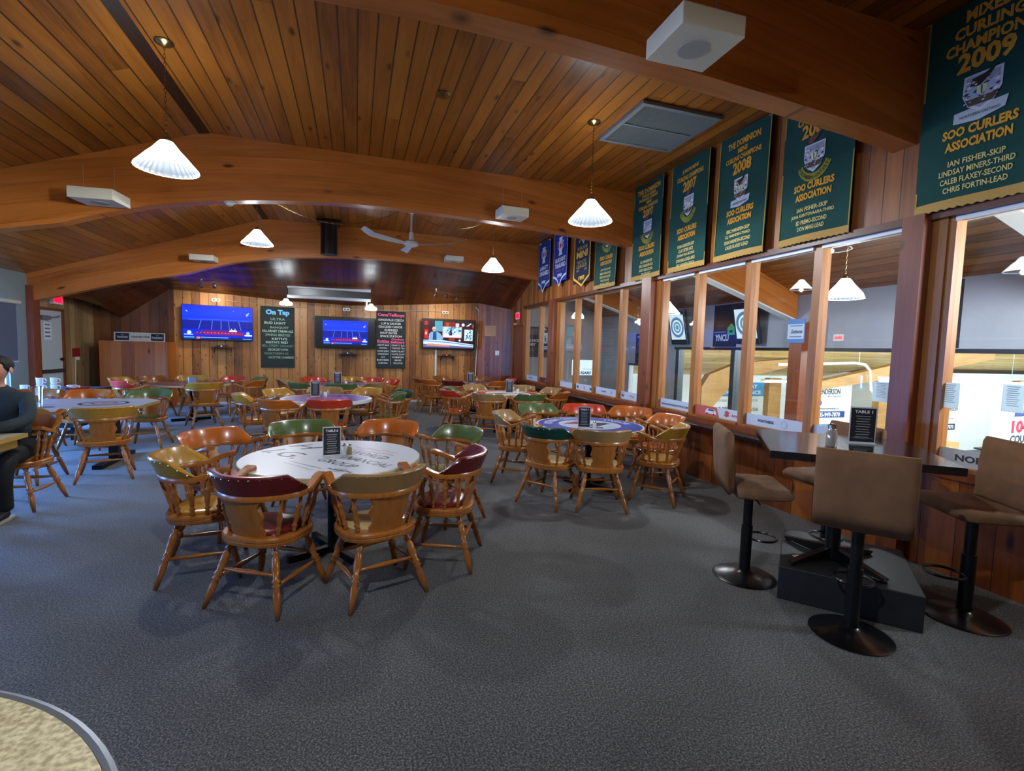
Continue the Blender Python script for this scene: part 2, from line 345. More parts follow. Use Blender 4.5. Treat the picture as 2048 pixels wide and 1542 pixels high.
wall_poly('wall_back', (-5.8, 13.72), BW[0], 0, 3.0, wood('wall_boards_dark', ['4a2c14', '6e4420', '80522a'], across='X', along='Z', width=0.19, rough=0.5, knots=0.3, groove=0.02))
# left wall: timber part beyond third beam, grey part with windows before it
DARKY = wood('wall_boards_left', ['765a38', 'a08058', 'b39368'], across='Y', along='Z', width=0.19, rough=0.6, knots=0.35, groove=0.012, gs=0.8)
DY0, DY1 = 11.63, 12.43
def wall_left(y0, y1, z0, z1, m): struct(sbox('wall_left', (XL-0.15, y0, z0), (XL, y1, z1), m))
wall_left(11.35, DY0-0.04, 0, 3.0, DARKY); wall_left(DY0-0.04, DY1+0.04, 2.14, 3.0, DARKY); wall_left(DY1+0.04, 13.75, 0, 3.0, DARKY)
wins = [(9.3, 10.80), (6.6, 8.2), (3.8, 5.4), (1.0, 2.6)]
ys = [YN]
for a, b in wins[::-1]: ys += [a, b]
ys.append(11.35)
for i in range(0, len(ys), 2): wall_left(ys[i], ys[i+1], 0, 2.95, LGREY)
for a, b in wins: wall_left(a, b, 0, 0.62, LGREY); wall_left(a, b, 2.1, 2.95, LGREY)
for i, (a, b) in enumerate(wins):
    w = struct(empty('window_%d' % (i+1), T(XL-0.08, a, 0.62)))
    bm = bmesh.new(); d = b-a
    for q in ((0, 0, 0.05, 1.48), (d-0.05, 0, d, 1.48), (0.05, 0, d-0.05, 0.05), (0.05, 1.43, d-0.05, 1.48)): box(bm, (-0.04, q[0], q[1]), (0.04, q[2], q[3]))
    link('window_frame', bm, WHITE, w); sbox('pane', (-0.008, 0.05, 0.05), (0.0, d-0.05, 1.43), GLASS, w)
    bl = tag(empty('roller_blind', T(XL+0.06, a-0.12, 1.13)), ['closed grey roller blind over the window nearest the exit door, daylight below it', 'grey roller blind on the second window from the exit door', 'grey roller blind on the third window from the exit door', 'grey roller blind on the window nearest the viewer'][i], 'blind')
    sbox('blind_fabric', (0, 0, 0), (0.006, d+0.22, 1.02), mat('blind_fabric', '5b6377', 0.9), bl)
    bm = bmesh.new(); tube(bm, [(0.02, -0.04, 1.03), (0.02, d+0.28, 1.03)], 0.035, 12); link('roller_tube', bm, mat('cream_tube', 'c9c9b8', 0.5), bl, True)
    sbox('hem_bar', (-0.005, 0, -0.02), (0.012, d+0.22, 0.004), mat('hem', 'b8bcc2', 0.5), bl)
struct(sbox('wall_rear', (XL-0.2, YN-0.15, 0), (XG+0.2, YN, 4.2), WALLX))
# window wall ----------------------------------------------------------
ZS, ZH = 0.755, 2.68
PB = wood('wall_boards_knee', ['5a2b0d', '8b4a1c', 'a56029'], across='Y', along='Z', width=0.235, rough=0.4, knots=0.3, groove=0.015)
struct(sbox('wall_right', (XR, YN, 0), (XR+0.14, 13.35, ZS-0.04), PB))
struct(sbox('wall_right', (XR, YN, ZH+0.03), (XR+0.14, 11.5, 4.15), WALLY))
struct(sbox('wall_right', (XR, 12.2, ZS-0.04), (XR+0.14, 13.4, 3.4), WALLY))
struct(sbox('wall_right', (XR, 11.5, ZH+0.03), (XR+0.14, 12.2, 3.5), WALLY))
struct(sbox('trim_2', (XR-0.05, YN, ZH-0.03), (XR+0.16, 12.2, ZH+0.03), mat('header_trim', '5b2c12', 0.4)))
struct(sbox('trim_3', (XR+0.165, YN, ZH-0.035), (XR+0.19, 12.2, ZH-0.005), mat('white_strip', 'd9dde2', 0.4)))
ledge = tag(sbox('window_ledge', (XR-0.22, 2.95, ZS-0.075), (XR-0.005, 12.2, ZS-0.035), mat('black_ledge', '14171c', 0.25), bev=0.006), 'long black ledge running under the viewing windows', 'ledge')
struct(sbox('trim_4', (XR-0.03, YN, ZS-0.035), (XR+0.16, 12.2, ZS+0.03), POSTW))
posts_y = [(9.93, 10.30), (6.2, 6.54), (2.58, 2.84)]
for a, b in posts_y:
    struct(sbox('trim_5', (XR-0.10, a+0.1, 0.0), (XR+0.18, b, ZH+0.02), POSTW))
    struct(sbox('trim_6', (XR+0.0, a, ZS+0.03), (XR+0.1, a+0.1, ZH-0.03), FRAMEW))
mull = [11.14, 9.11, 8.25, 7.34, 5.42, 4.54, 3.67, 1.7, 0.8, -0.1, -1.0, -1.9]
bays = [(-2.9, -1.9), (-1.9, -1.0), (-1.0, -0.1), (-0.1, 0.8), (0.8, 1.7), (1.7, 2.58), (2.84, 3.67), (3.67, 4.54), (4.54, 5.42), (5.42, 6.2), (6.54, 7.34), (7.34, 8.25), (8.25, 9.11), (9.11, 9.93), (10.30, 11.14), (11.14, 12.16)]
band = {(2.84, 3.67): None}
for i, (a, b) in enumerate(bays):
    w = struct(empty('window_%d' % (i+5), T(XR, a, 0)))
    bm = bmesh.new(); d = b-a
    box(bm, (0.02, 0.0, ZS+0.03), (0.13, 0.045, ZH-0.03)); box(bm, (0.02, d-0.045, ZS+0.03), (0.13, d, ZH-0.03))
    box(bm, (0.0, 0.045, ZS+0.03), (0.1, d-0.045, ZS+0.055)); box(bm, (0.03, 0.045, ZH-0.05), (0.1, d-0.045, ZH-0.03))
    link('window_frame', bm, FRAMEW, w)
    sbox('pane', (0.07, 0.045, ZS+0.055), (0.076, d-0.045, ZH-0.05), GLASS, w)
    if a < 6.0: sbox('head_strip', (0.0, 0.047, ZH-0.062), (0.019, d-0.047, ZH-0.031), mat('white_strip', 'e4e8ec', 0.35), w)
# gallery walls ----------------------------------------------------------
struct(sbox('wall_gallery_end', (XR+0.14, YG, 0), (XG+0.2, YG+0.15, 4.15), GREYW))
struct(sbox('wall_gallery', (XG, YN, 1.75), (XG+0.14, YG, 2.95), GREYW))
struct(sbox('wall_gallery', (XG, YN, -0.1), (XG+0.14, YG, 0.12), GREYW))
struct(sbox('wall_gallery', (XG, 12.75, 0.12), (XG+0.14, YG, 1.75), GREYW)); struct(sbox('wall_gallery', (XG, 10.95, 1.25), (XG+0.14, 12.75, 1.75), GREYW))
struct(sbox('wall_gallery', (XG, 10.52, 0.12), (XG+0.14, 11.0, 1.25), GREYW)); struct(sbox('wall_gallery', (XG, 10.52, 1.25), (XG+0.14, 10.95, 1.75), GREYW))
struct(sbox('trim_7', (XG-0.03, YN, 1.70), (XG, 10.6, 1.76), mat('black_rail', '101114', 0.4)))
GPOST = mat('dark_window_post', '32373d', 0.4)
for y in (10.48, 8.58, 4.9, 2.95, 1.0, -1.0): struct(sbox('trim_8', (XG-0.02, y-0.06, 0.1), (XG+0.14, y+0.06, 1.75), GPOST))
gp = [10.42, 8.64, 8.52, 4.96, 4.84, 3.01, 2.89, 1.06, 0.94, -0.94, -1.06, -3.0]
for i in range(0, len(gp), 2):
    w = struct(sbox('window_%d' % (30+i//2), (XG+0.05, gp[i+1], 0.12), (XG+0.056, gp[i], 1.75), GLASS))
struct(sbox('window_40', (XG+0.05, 11.0, 0.12), (XG+0.056, 12.75, 1.25), GLASS)); struct(sbox('trim_9', (XG-0.02, 11.0, 1.22), (XG+0.02, 12.8, 1.28), GPOST))
tag(sbox('gallery_post', (XG-0.28, 6.66, 0.0), (XG-0.05, 6.92, 2.2), POSTW), 'square brown timber post in the gallery below the end of the sloping beam', 'post')
# ---- beams
def beam(name, y0, y1, label, top_off=0.0):
    bm = bmesh.new(); xs = [-5.95+i*0.3 for i in range(46)]; xs = [x for x in xs if x < 7.7]+[7.69]
    bot = [(x, arch_z(x)) for x in xs]; top = [(x, roof_z(x)+0.02) for x in xs+[-1.77, 4.25]]
    top = sorted(top, key=lambda p: -p[0]); prism(bm, bot+top, y0, y1, 'Y')
    o = link(name, bm, BEAM2); tag(o, label, 'beam', 'curved ceiling beams')
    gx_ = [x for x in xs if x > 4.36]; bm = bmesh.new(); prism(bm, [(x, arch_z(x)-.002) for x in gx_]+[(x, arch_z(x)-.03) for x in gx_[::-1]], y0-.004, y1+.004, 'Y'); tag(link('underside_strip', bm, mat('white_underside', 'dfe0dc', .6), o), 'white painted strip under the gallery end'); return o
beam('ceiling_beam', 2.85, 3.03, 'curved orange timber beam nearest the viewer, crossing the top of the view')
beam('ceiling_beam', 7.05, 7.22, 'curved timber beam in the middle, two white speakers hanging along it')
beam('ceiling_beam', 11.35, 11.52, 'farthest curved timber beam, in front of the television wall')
struct(sbox('trim_10', (XL-0.02, 11.3, 0), (XL+0.1, 11.52, 2.5), POSTW))
# ---- door in left wall
dr = struct(empty('door_1', T(XL-0.05, DY0, 0)))
sbox('door_leaf', (0, 0, 0.01), (0.045, DY1-DY0, 2.09), mat('door_paint', 'b9c4c6', 0.5), dr)
bm = bmesh.new(); box(bm, (0.0, -0.05, 0), (0.08, 0, 2.14)); box(bm, (0, DY1-DY0, 0), (0.08, DY1-DY0+0.05, 2.14)); box(bm, (0, 0, 2.09), (0.08, DY1-DY0, 2.14)); link('door_frame', bm, POSTW, dr)
bm = bmesh.new(); box(bm, (0.06, 0.03, 0.86), (0.11, DY1-DY0-0.03, 0.93), bev=0.008); link('push_bar', bm, mat('bar_metal', '4a5357', 0.35, metal=0.7), dr)
bm = bmesh.new(); box(bm, (0.045, 0.05, 1.9), (0.1, 0.34, 1.98)); tube(bm, [(0.08, 0.3, 1.95), (0.13, 0.55, 1.97), (0.06, 0.7, 2.0)], 0.01, 6); link('door_closer', bm, STEEL, dr)
bm = bmesh.new(); lathe(bm, [(0, 0.02), (0.5, 0.02), (0.6, 0.035), (1, 0.03)], (0.045, 0.72, 1.12), (0.1, 0.72, 1.12), 12); link('door_handle', bm, BLACKM, dr)
# door papers
fr = frame((XL+0.002, DY0+0.3, 1.68), (0, 1, 0), (0, 0, 1))
p = tag(empty('door_notice', fr), 'white printed notice taped on the grey exit door', 'notice'); bm = bmesh.new(); box(bm, (-0.13, -0.17, 0), (0.13, 0.17, 0.002)); link('paper', bm, mat('paper', 'dfe6ee', 0.7), p)
sheet('print', [E_rect(-0.09, 0.11-i*0.075, 0.09, 0.14-i*0.075, '6a6f78') for i in range(4)], PRINT, p, T(0, 0, 0.0025))
tag(link('door_emblem', (lambda b: (cyl(b, (0, 0), 0.05, 0, 0.004, 16), b)[1])(bmesh.new()), mat('emblem', 'b9a98c', 0.6), None, M=frame((XL+0.002, DY0+0.32, 1.92), (0, 1, 0), (0, 0, 1))), 'small round tan sticker above the notice on the exit door', 'sticker')
struct(sbox('baseboard_back', (0.4, 14.19, 0), (3.3, 14.205, 0.06), mat('baseboard', 'b9bcc2', 0.5)))
b2 = struct(sbox('baseboard_back', (-1.55, 14.14, 0), (0.2, 14.17, 0.06), mat('baseboard')))
b3 = struct(sbox('baseboard_back', (0, -0.012, 0), (2.55, 0.0, 0.06), mat('baseboard'))); b3.location = (BW[0][0], BW[0][1], 0); b3.rotation_euler = (0, 0, math.atan2(BW[1][1]-BW[0][1], BW[1][0]-BW[0][0]))

# ================================================================== ARENA beyond the gallery
struct(sbox('floor', (7.9, -3, -3.4), (45, 24, -3.2), ICE))
struct(sbox('wall_arena', (7.9, 20.6, -3.2), (24.5, 20.9, 0.75), WHITEW)); struct(sbox('wall_arena', (24.5, 17.6, -3.2), (24.7, 20.9, 0.9), WHITEW)); struct(sbox('wall_arena', (24.7, 17.6, -3.2), (46, 17.9, 1.0), WHITEW))
struct(sbox('wall_arena', (46, -3, -3.2), (46.2, 18, 7), WHITEW))
bm = bmesh.new(); V = [(7.9, 21, 0.5), (46, 21, 0.5), (46, 4, 4.4), (7.9, 4, 4.4)]; a = [bm.verts.new(v) for v in V]; b = [bm.verts.new((v[0], v[1], v[2]+0.3)) for v in V]
bm.faces.new(a); bm.faces.new(b[::-1])
for i in range(4): bm.faces.new((a[i], a[(i+1) % 4], b[(i+1) % 4], b[i]))
struct(link('ceiling', bm, ARENAW))
def arena_beam(pts, y, d, label):
    bm = bmesh.new(); prism(bm, pts, y, y+d, 'Y'); return tag(link('arena_arch', bm, ARENAB), label, 'beam', 'arched beams in the ice hall')
arena_beam([(13.25, -3.2), (13.9, -3.2), (13.85, -0.5), (14.6, 0.25), (15.6, 0.75), (18.6, 1.35), (17.6, 1.5), (15.0, 1.3), (13.6, 0.8), (13.25, 0.3)], 16.4, 0.3, 'big arched timber in the ice hall, its foot left of the blue insurance board')
arena_beam([(18.2, -3.2), (18.95, -3.2), (18.9, 0.6), (18.2, 0.6)], 17.9, 0.3, 'straight tan timber column between the insurance board and the phone number board')
arena_beam([(15.6, 0.75), (20.6, 1.65), (25, 2.25), (25, 1.75), (20.8, 1.1), (15.6, 0.45)], 13.2, 0.3, 'long sloping roof timber over the ice hall, behind the right gallery windows')
arena_beam([(21.6, -3.2), (22.3, -3.2), (22.3, 0.8), (21.6, 0.8)], 15.3, 0.3, 'tan timber column right of the phone number board')
arena_beam([(25.6, -3.2), (26.5, -3.2), (26.5, 0.9), (25.6, 0.9)], 12.6, 0.3, 'tan timber column left of the radio board')
ZB = 0
def ad(name, x0, x1, y, z0, z1, els, label, wh='f4f7f8'):
    w = x1-x0; h = z1-z0
    o = tag(empty(name, frame((x0, y, z0), (1, 0, 0), (0, 0, 1))), label, 'sign', 'advertising boards in the ice hall')
    bm = bmesh.new(); box(bm, (0, 0, -0.08), (w, h, 0)); link('board', bm, mat('ad_board', 'f2f5f6', 0.6), o)
    sheet('print', els(w, h), PRINT, o, T(0, 0, 0.003), eps=0.004); return o
ad('advertising_board', 16.2, 21.4, 20.5, -3.2, 0.5, lambda w, h: [E_rect(0.15, h-1.0, w-0.85, h-0.28, '1f96d6'), E_txt('SWITCH YOUR WAY', w*0.43, h-0.48, w*0.62, 0.2, 'ffffff', 2), E_txt('TO BETTER INSURANCE.', w*0.43, h-0.80, w*0.74, 0.2, 'ffffff', 2), E_txt('SAVE UP TO 25% WHEN YOU SWITCH', w*0.42, h-1.22, w*0.66, 0.11, '9aa4ad', 2), E_txt('705.942.2000', w*0.28, h-1.65, 1.5, 0.22, '4a545c', 2), E_txt('BrokerLink', w*0.68, h-1.68, 0.95, 0.2, '8a949c', 2)], 'white ice hall board with a blue block reading switch your way to better insurance')
ad('advertising_board', 19.35, 21.4, 16.4, -3.2, 0.62, lambda w, h: [E_txt('HENDERSON', w*0.33, h-0.50, w*0.66, 0.26, '44505f', 2), E_txt('METAL FABRICATING', w*0.5, h-0.72, 0.8, 0.08, '8a949c', 2), E_circ(0.2, h-1.0, 0.12, '2f59a8', 2), E_txt('hendersonmetal.ca', w*0.35, h-1.25, 1.2, 0.13, '6c7a86', 2), E_rect(0.0, h-1.67, w-0.35, h-1.38, '17448a', 2), E_txt('705-949-7870', w*0.36, h-1.53, w*0.66, 0.2, 'ffffff', 3), E_rect(0.0, h-2.7, w-0.55, h-1.95, '4a87a5', 2), E_rect(0.1, h-2.6, w-0.9, h-2.35, 'dce8ee', 3)], 'white ice hall board with dark blue phone number strip, seen left of the thick post')
ad('garage_door_panel', 22.3, 24.4, 15.2, -3.2, 0.0, lambda w, h: [E_rect(0, 0.25+i*0.22, w, 0.27+i*0.22, 'aab6bd', 2) for i in range(13)], 'white slatted roller door seen through glass left of the thick post')
ad('advertising_board', 26.6, 30.3, 17.2, -3.2, 0.9, lambda w, h: [E_rect(0, 0, w, 0.06, 'c8ced2', 2), E_poly([(0.65, h-1.75), (0.95, h-1.7), (1.15, h-2.0), (0.8, h-2.15)], 'b4dc6a', 2), E_txt('DRAIN', 0.8, h-1.65, 0.6, 0.12, 'a8cfd8', 2), E_rect(0.3, h-2.95, 1.5, h-2.6, '58b4d2', 2), E_txt('759-6935', 0.9, h-2.77, 1.0, 0.2, 'ffffff', 3), E_txt('HENDERSON', 2.75, h-1.75, 1.25, 0.22, '5a6470', 2), E_line([(1.95, h-1.7), (2.2, h-1.85)], 0.05, '5a6470'), E_txt('www.hendersonmetal.ca', 2.7, h-2.25, 1.1, 0.08, '8a949c', 2), E_rect(1.8, h-2.85, 3.3, h-2.52, '1f3d75', 2), E_txt('705-949-7870', 2.55, h-2.69, 1.25, 0.2, 'ffffff', 3), E_txt('PRODUCE', 1.9, h-0.95, 0.9, 0.17, '30343a', 2)], 'white ice hall board with light blue and dark blue phone strips above the bench')
rb = ad('advertising_board', 19.0, 22.6, 9.9, -3.2, 1.0, lambda w, h: [E_txt('104.3', 1.55, h-1.42, 1.35, 0.42, 'c3223c', 2, bold=0.05), E_txt('COUNTRY', 1.65, h-1.82, 1.6, 0.27, '2b3440', 2, bold=0.05), E_rect(0.7, h-2.08, 2.9, h-2.03, 'c3223c', 2), E_poly([(1.1, h-0.25), (3.0, h-0.1), (3.0, h-1.05), (0.95, h-1.1)], '28386f', 2), E_txt('KISS', 2.0, h-0.45, 1.2, 0.28, 'ffffff', 3, bold=0.04), E_txt('100.5', 1.9, h-0.82, 1.3, 0.30, 'ffffff', 3, bold=0.04)], 'white ice hall board with large red radio frequency numbers')
# bench on the walkway
bn = tag(empty('bench', T(29.9, 15.9, -3.2)), 'thin black bench standing beside the ice before the white boards', 'bench')
sbox('seat', (0, 0, 0.42), (1.9, 0.4, 0.5), BLACK, bn); 
for x in (0.3, 1.55): sbox('leg', (x, 0.15, 0), (x+0.06, 0.25, 0.42), BLACK, bn)
struct(sbox('trim_11', (26, 15.6, -3.2), (46, 17.6, -3.18), mat('rink_walkway', '54606c', 0.7)))
for i, (x, y, z, L_) in enumerate([(17.0, 17.0, 0.50, 4.6), (24.5, 12.5, 0.66, 4.0)]):
    t = tag(empty('tube_light', T(x, y, z)), ['long white tube light in the ice hall above the blue insurance board', 'long white tube light in the ice hall, seen right of the thick post'][i], 'light')
    bm = bmesh.new(); tube(bm, [(0, 0, 0), (L_, 0, 0)], 0.045, 8); link('tube', bm, mat('tube_glow', 'ffffff', 0.5, emit='e8f6ff', es=6), t)
    sbox('reflector', (-0.1, -0.12, 0.05), (L_+0.1, 0.12, 0.09), WHITE, t)
    for wx in (.3, L_-.3): bm = bmesh.new(); tube(bm, [(wx, 0, .09), (wx, 0, .5+(21-y)*.2294-z)], .008, 5); link('hanging_wire', bm, STEEL, t)
bm = bmesh.new(); tube(bm, [(13.5, 13.0, 1.33), (17.0, 13.0, 1.45), (17.5, 13.0, 1.40), (17.75, 13.0, 1.2), (17.9, 13.0, 0.45), (17.9, 12.9, 0.35)], 0.05, 8); tube(bm, [(15, 13, 1.38), (15, 13, 2.33)], .01, 5); tube(bm, [(17.2, 13, 1.42), (17.2, 13, 2.33)], .01, 5); tag(link('heater_pipe', bm, WHITE, None, True), 'bent white pipe hanging below the ice hall roof', 'pipe')
# ================================================================== CAPTAIN CHAIRS
def vinyl(n, c): return mat('vinyl_'+n, c, 0.28, coat=0.5, noise=0.10, nscale=6, bump=0.05)
VIN = dict(yellow=vinyl('yellow', 'b5852a'), maroon=vinyl('maroon', '64161a'), tan=vinyl('tan', '9c7a4c'), orange=vinyl('orange', 'b8601a'), green=vinyl('green', '55693a'), darkgreen=vinyl('darkgreen', '0b4238'), red=vinyl('red', 'c23a22'), brown=vinyl('brown', '94561f'), cream=vinyl('cream', 'c2a878'), pink=vinyl('pink', 'd2453e'))
NAILM = mat('nail_heads', 'd9c48a', 0.25, metal=1.0)
LEGP = [(0, .016), (.04, .022), (.09, .013), (.12, .025), (.15, .013), (.2, .022), (.34, .026), (.46, .016), (.495, .029), (.525, .015), (.555, .028), (.585, .017), (.66, .023), (.8, .021), (1.0, .012)]
SPP = [(0, .010), (.08, .014), (.14, .010), (.19, .019), (.24, .010), (.32, .014), (.5, .018), (.62, .012), (.7, .019), (.74, .010), (.86, .012), (1, .009)]
def rail_pt(a):   # a in degrees from rear, +/- 90 then straight
    r = 0.272
    if abs(a) <= 90: return (r*math.sin(math.radians(a)), -r*math.cos(math.radians(a))+0.02)
    k = (abs(a)-90)/40.0; return (math.copysign(r+0.0*k-0.012*math.sin(k*2.2), a), 0.02+0.145*k)
def chair_proto():
    r = empty('captain_chair')
    # seat: rounded D
    prof = []
    for i in range(32):
        t = 2*PI*i/32; x = 0.245*math.copysign(abs(math.sin(t))**0.8, math.sin(t)); y = (-0.225 if math.cos(t) > 0 else 0.215)*abs(math.cos(t))**0.72; prof.append((x, y))
    bm = bmesh.new(); rings = []
    for z, s in ((0.385, 0.93), (0.392, 0.985), (0.41, 1.0), (0.415, 0.975), (0.42, 1.0), (0.435, 1.0), (0.443, 0.97)):
        rings.append([bm.verts.new((x*s, y*s, z)) for x, y in prof])
    for a, b in zip(rings, rings[1:]):
        for i in range(32): bm.faces.new((a[i], a[(i+1) % 32], b[(i+1) % 32], b[i]))
    bm.faces.new(rings[0][::-1]); bm.faces.new(rings[-1]); link('seat', bm, CHAIRW, r, True)
    bm = bmesh.new(); rings = []
    for z, s in ((0.4435, 0.80), (0.458, 0.815), (0.467, 0.77), (0.472, 0.6), (0.473, 0.3)):
        rings.append([bm.verts.new((x*s, y*s+0.01, z)) for x, y in prof])
    for a, b in zip(rings, rings[1:]):
        for i in range(32): bm.faces.new((a[i], a[(i+1) % 32], b[(i+1) % 32], b[i]))
    bm.faces.new(rings[0][::-1]); bm.faces.new(rings[-1]); link('seat_cushion', bm, VIN['tan'], r, True)
    # arm rail
    bm = bmesh.new(); pts = []; secs = []
    for a in list(range(-130, 131, 10)):
        x, y = rail_pt(a); k = max(0, (abs(a)-70)/60.0); z = 0.69+0.062*k*k*(3-2*k)
        pts.append((x, y, z)); hw = 0.024+0.010*max(0, (abs(a)-100)/30.0); secs.append([(-hw, -.016), (hw, -.016), (hw+.003, 0), (hw-.003, .016), (-hw+.003, .016), (-hw-.003, 0)])
    sweep(bm, pts, secs); link('arm_rail', bm, CHAIRW, r, True)
    # upholstered back
    bm = bmesh.new(); rings = []; n = 25
    for i in range(n):
        u = -1+2*i/(n-1); a = math.radians(u*82); h = 0.122*min(1, (1-abs(u))*2.7+0.08); e = min(1, (1-abs(u))*6+0.35)
        sec = []
        for (o, z) in ((-.018, 0), (.022, 0), (.030, .3), (.038, .6), (.046, .90), (.040, .985), (.024, 1.0), (.004, .97), (-.014, .55)):
            rr = 0.272+o*e+0.022*z*min(1, h/0.118); sec.append(bm.verts.new((rr*math.sin(a), -rr*math.cos(a)+0.02, 0.707+z*h)))
        rings.append(sec)
    for p, q in zip(rings, rings[1:]):
        for k in range(9): bm.faces.new((p[k], p[(k+1) % 9], q[(k+1) % 9], q[k]))
    bm.faces.new(rings[0][::-1]); bm.faces.new(rings[-1]); bc = link('back_cushion', bm, VIN['tan'], r, True)
    bm = bmesh.new()
    for i in range(17):
        u = -0.93+1.86*i/16; a = math.radians(u*82); h = 0.122*min(1, (1-abs(u))*2.7+0.08); rr = 0.272+0.044+0.022*0.84*min(1, h/0.118)
        bmesh.ops.create_icosphere(bm, subdivisions=1, radius=0.0055, matrix=Matrix.Translation((rr*math.sin(a), -rr*math.cos(a)+0.02, 0.707+0.84*h)))
    tag(link('nail_trim', bm, NAILM, bc), 'row of brass upholstery nails')
    # splat
    bm = bmesh.new(); rows = []; W_ = [(0, .105), (.12, .112), (.26, .098), (.4, .104), (.54, .122), (.66, .118), (.78, .106), (.9, .118), (1, .138)]
    def splat(off):
        R = []
        for t, w in W_:
            z = 0.443+t*0.235; row = []
            for j in range(7):
                x = w*(-1+2*j/6); rr = 0.20+0.068*t+off; y = -math.sqrt(max(1e-4, rr*rr-x*x*0.8)); row.append((x, y+0.02, z))
            R.append(row)
        return R
    f = grid_surf(bm, splat(0)); g = grid_surf(bm, splat(0.018))
    for i in range(len(f)-1):
        bm.faces.new((f[i][0], g[i][0], g[i+1][0], f[i+1][0])); bm.faces.new((f[i][-1], f[i+1][-1], g[i+1][-1], g[i][-1]))
    link('splat', bm, CHAIRW, r, True)
    for a in (-120, -98, -75, -50, 50, 75, 98, 120):
        x, y = rail_pt(a); k = max(0, (abs(a)-70)/60.0); z = 0.675+0.062*k*k*(3-2*k)
        bm = bmesh.new(); lathe(bm, SPP, (x*0.78, (y-0.02)*0.80+0.01, 0.44), (x, y, z), 8); link('spindle', bm, CHAIRW, r, 'all')
    feet = {}
    for sx in (-1, 1):
        for sy in (-1, 1):
            top = Vector((sx*0.145, sy*0.135, 0.39)); ft = Vector((sx*0.25, 0.225 if sy > 0 else -0.25, 0.0)); feet[(sx, sy)] = (top, ft)
            bm = bmesh.new(); lathe(bm, LEGP, top, ft, 9); link('leg', bm, CHAIRW, r, 'all')
    def at(k, t): a, b = feet[k]; return a+(b-a)*t
    for k1, k2, t in (((-1, -1), (1, -1), .42), ((-1, 1), (1, 1), .42), ((-1, -1), (-1, 1), .56), ((1, -1), (1, 1), .56)):
        bm = bmesh.new(); lathe(bm, [(0, .009), (.2, .011), (.5, .017), (.8, .011), (1, .009)], at(k1, t), at(k2, t), 8); link('stretcher', bm, CHAIRW, r, 'all')
    return r
def copy_tree(o, parent=None):
    c = o.copy(); COL.objects.link(c)
    if parent: c.parent = parent
    for ch in list(o.children): copy_tree(ch, c)
    return c
CH0 = chair_proto(); ch_used = [False]
def place_chair(x, y, fx, fy, color, label, group, seatc=None):
    if not ch_used[0]: c = CH0; ch_used[0] = True
    else: c = copy_tree(CH0)
    c.matrix_world = T(x, y, 0, math.atan2(fy, fx)-PI/2)
    for ch in c.children:
        b = ch.name.split('.')[0]
        if b in ('back_cushion', 'seat_cushion'):
            ch.material_slots[0].link = 'OBJECT'; ch.material_slots[0].material = VIN[color if b == 'back_cushion' else (seatc or color)]
    tag(c, label, 'chair', group); return c
def chairs(center, group, items, tw=0.0):
    for it in items:
        ang, dist, color, label = it[:4]; turn = it[4] if len(it) > 4 else 0; seatc = it[5] if len(it) > 5 else None
        a = math.radians(ang); x = center[0]+dist*math.cos(a); y = center[1]+dist*math.sin(a); f = a+PI+math.radians(turn)
        place_chair(x, y, math.cos(f), math.sin(f), color, label, group, seatc)
T6 = (-.16, 3.9)
chairs(T6, 'captain chairs at the white round table with large lettering', [
 (-173, .83, 'yellow', 'yellow vinyl captain chair with brass nails, leftmost at the white lettered round table'),
 (-120, .70, 'maroon', 'maroon captain chair with its back to the viewer, front left of the white lettered table', 0),
 (-67, .73, 'tan', 'tan captain chair with its back to the viewer, nearest at the white lettered table', -3, 'cream'),
 (-22, .86, 'maroon', 'maroon vinyl captain chair at the right side of the white lettered table'),
 (29, 1.12, 'green', 'olive green captain chair behind the maroon chair right of the white lettered table'),
 (66, 1.06, 'orange', 'orange vinyl captain chair behind the white lettered table, right of its menu card'),
 (106, 1.08, 'green', 'olive green captain chair behind the white lettered table, left of its menu card'),
 (143, 1.10, 'orange', 'orange vinyl captain chair behind the yellow one, back left of the white lettered table')])
T9 = (2.6, 5.12)
chairs(T9, 'captain chairs at the blue ringed round table', [
 (-146, .80, 'darkgreen', 'dark bottle green captain chair with white nails, front left of the blue ringed table', 0, 'cream'),
 (-108, .72, 'tan', 'tan captain chair seen from behind, in front of the blue ringed table', 0, 'cream'),
 (-48, .80, 'yellow', 'mustard yellow captain chair at the front right of the blue ringed table'),
 (0, .92, 'orange', 'orange captain chair by the black ledge, right side of the blue ringed table'),
 (38, 1.20, 'orange', 'orange captain chair behind the blue ringed table, beside the window ledge'),
 (67, 1.14, 'red', 'red captain chair right behind the menu card of the blue ringed table'),
 (98, 1.16, 'green', 'olive green captain chair at the back left of the blue ringed table'),
 (148, .86, 'tan', 'tan captain chair left of the blue ringed table, behind the dark green one')])
TR = (2.79, 9.0)
chairs(TR, 'captain chairs at the red and white round table', [
 (-168, 1.06, 'red', 'red captain chair with a red seat, left side of the red and white round table', 0, 'red'),
 (163, .92, 'green', 'green captain chair behind the red one, left of the red and white round table'),
 (118, .84, 'tan', 'tan captain chair behind the red and white round table, left of its menu card'),
 (55, .86, 'tan', 'tan captain chair behind the red and white round table, right of its menu card'),
 (10, .86, 'tan', 'tan captain chair at the right side of the red and white round table'),
 (-40, .92, 'orange', 'orange backed captain chair between the red and white table and the ledge'),
 (-84, .92, 'green', 'green captain chair seen from behind, in front of the red and white table'),
 (-124, 1.02, 'tan', 'tan captain chair seen from behind, front left of the red and white table')])
TP = (-.43, 8.2)
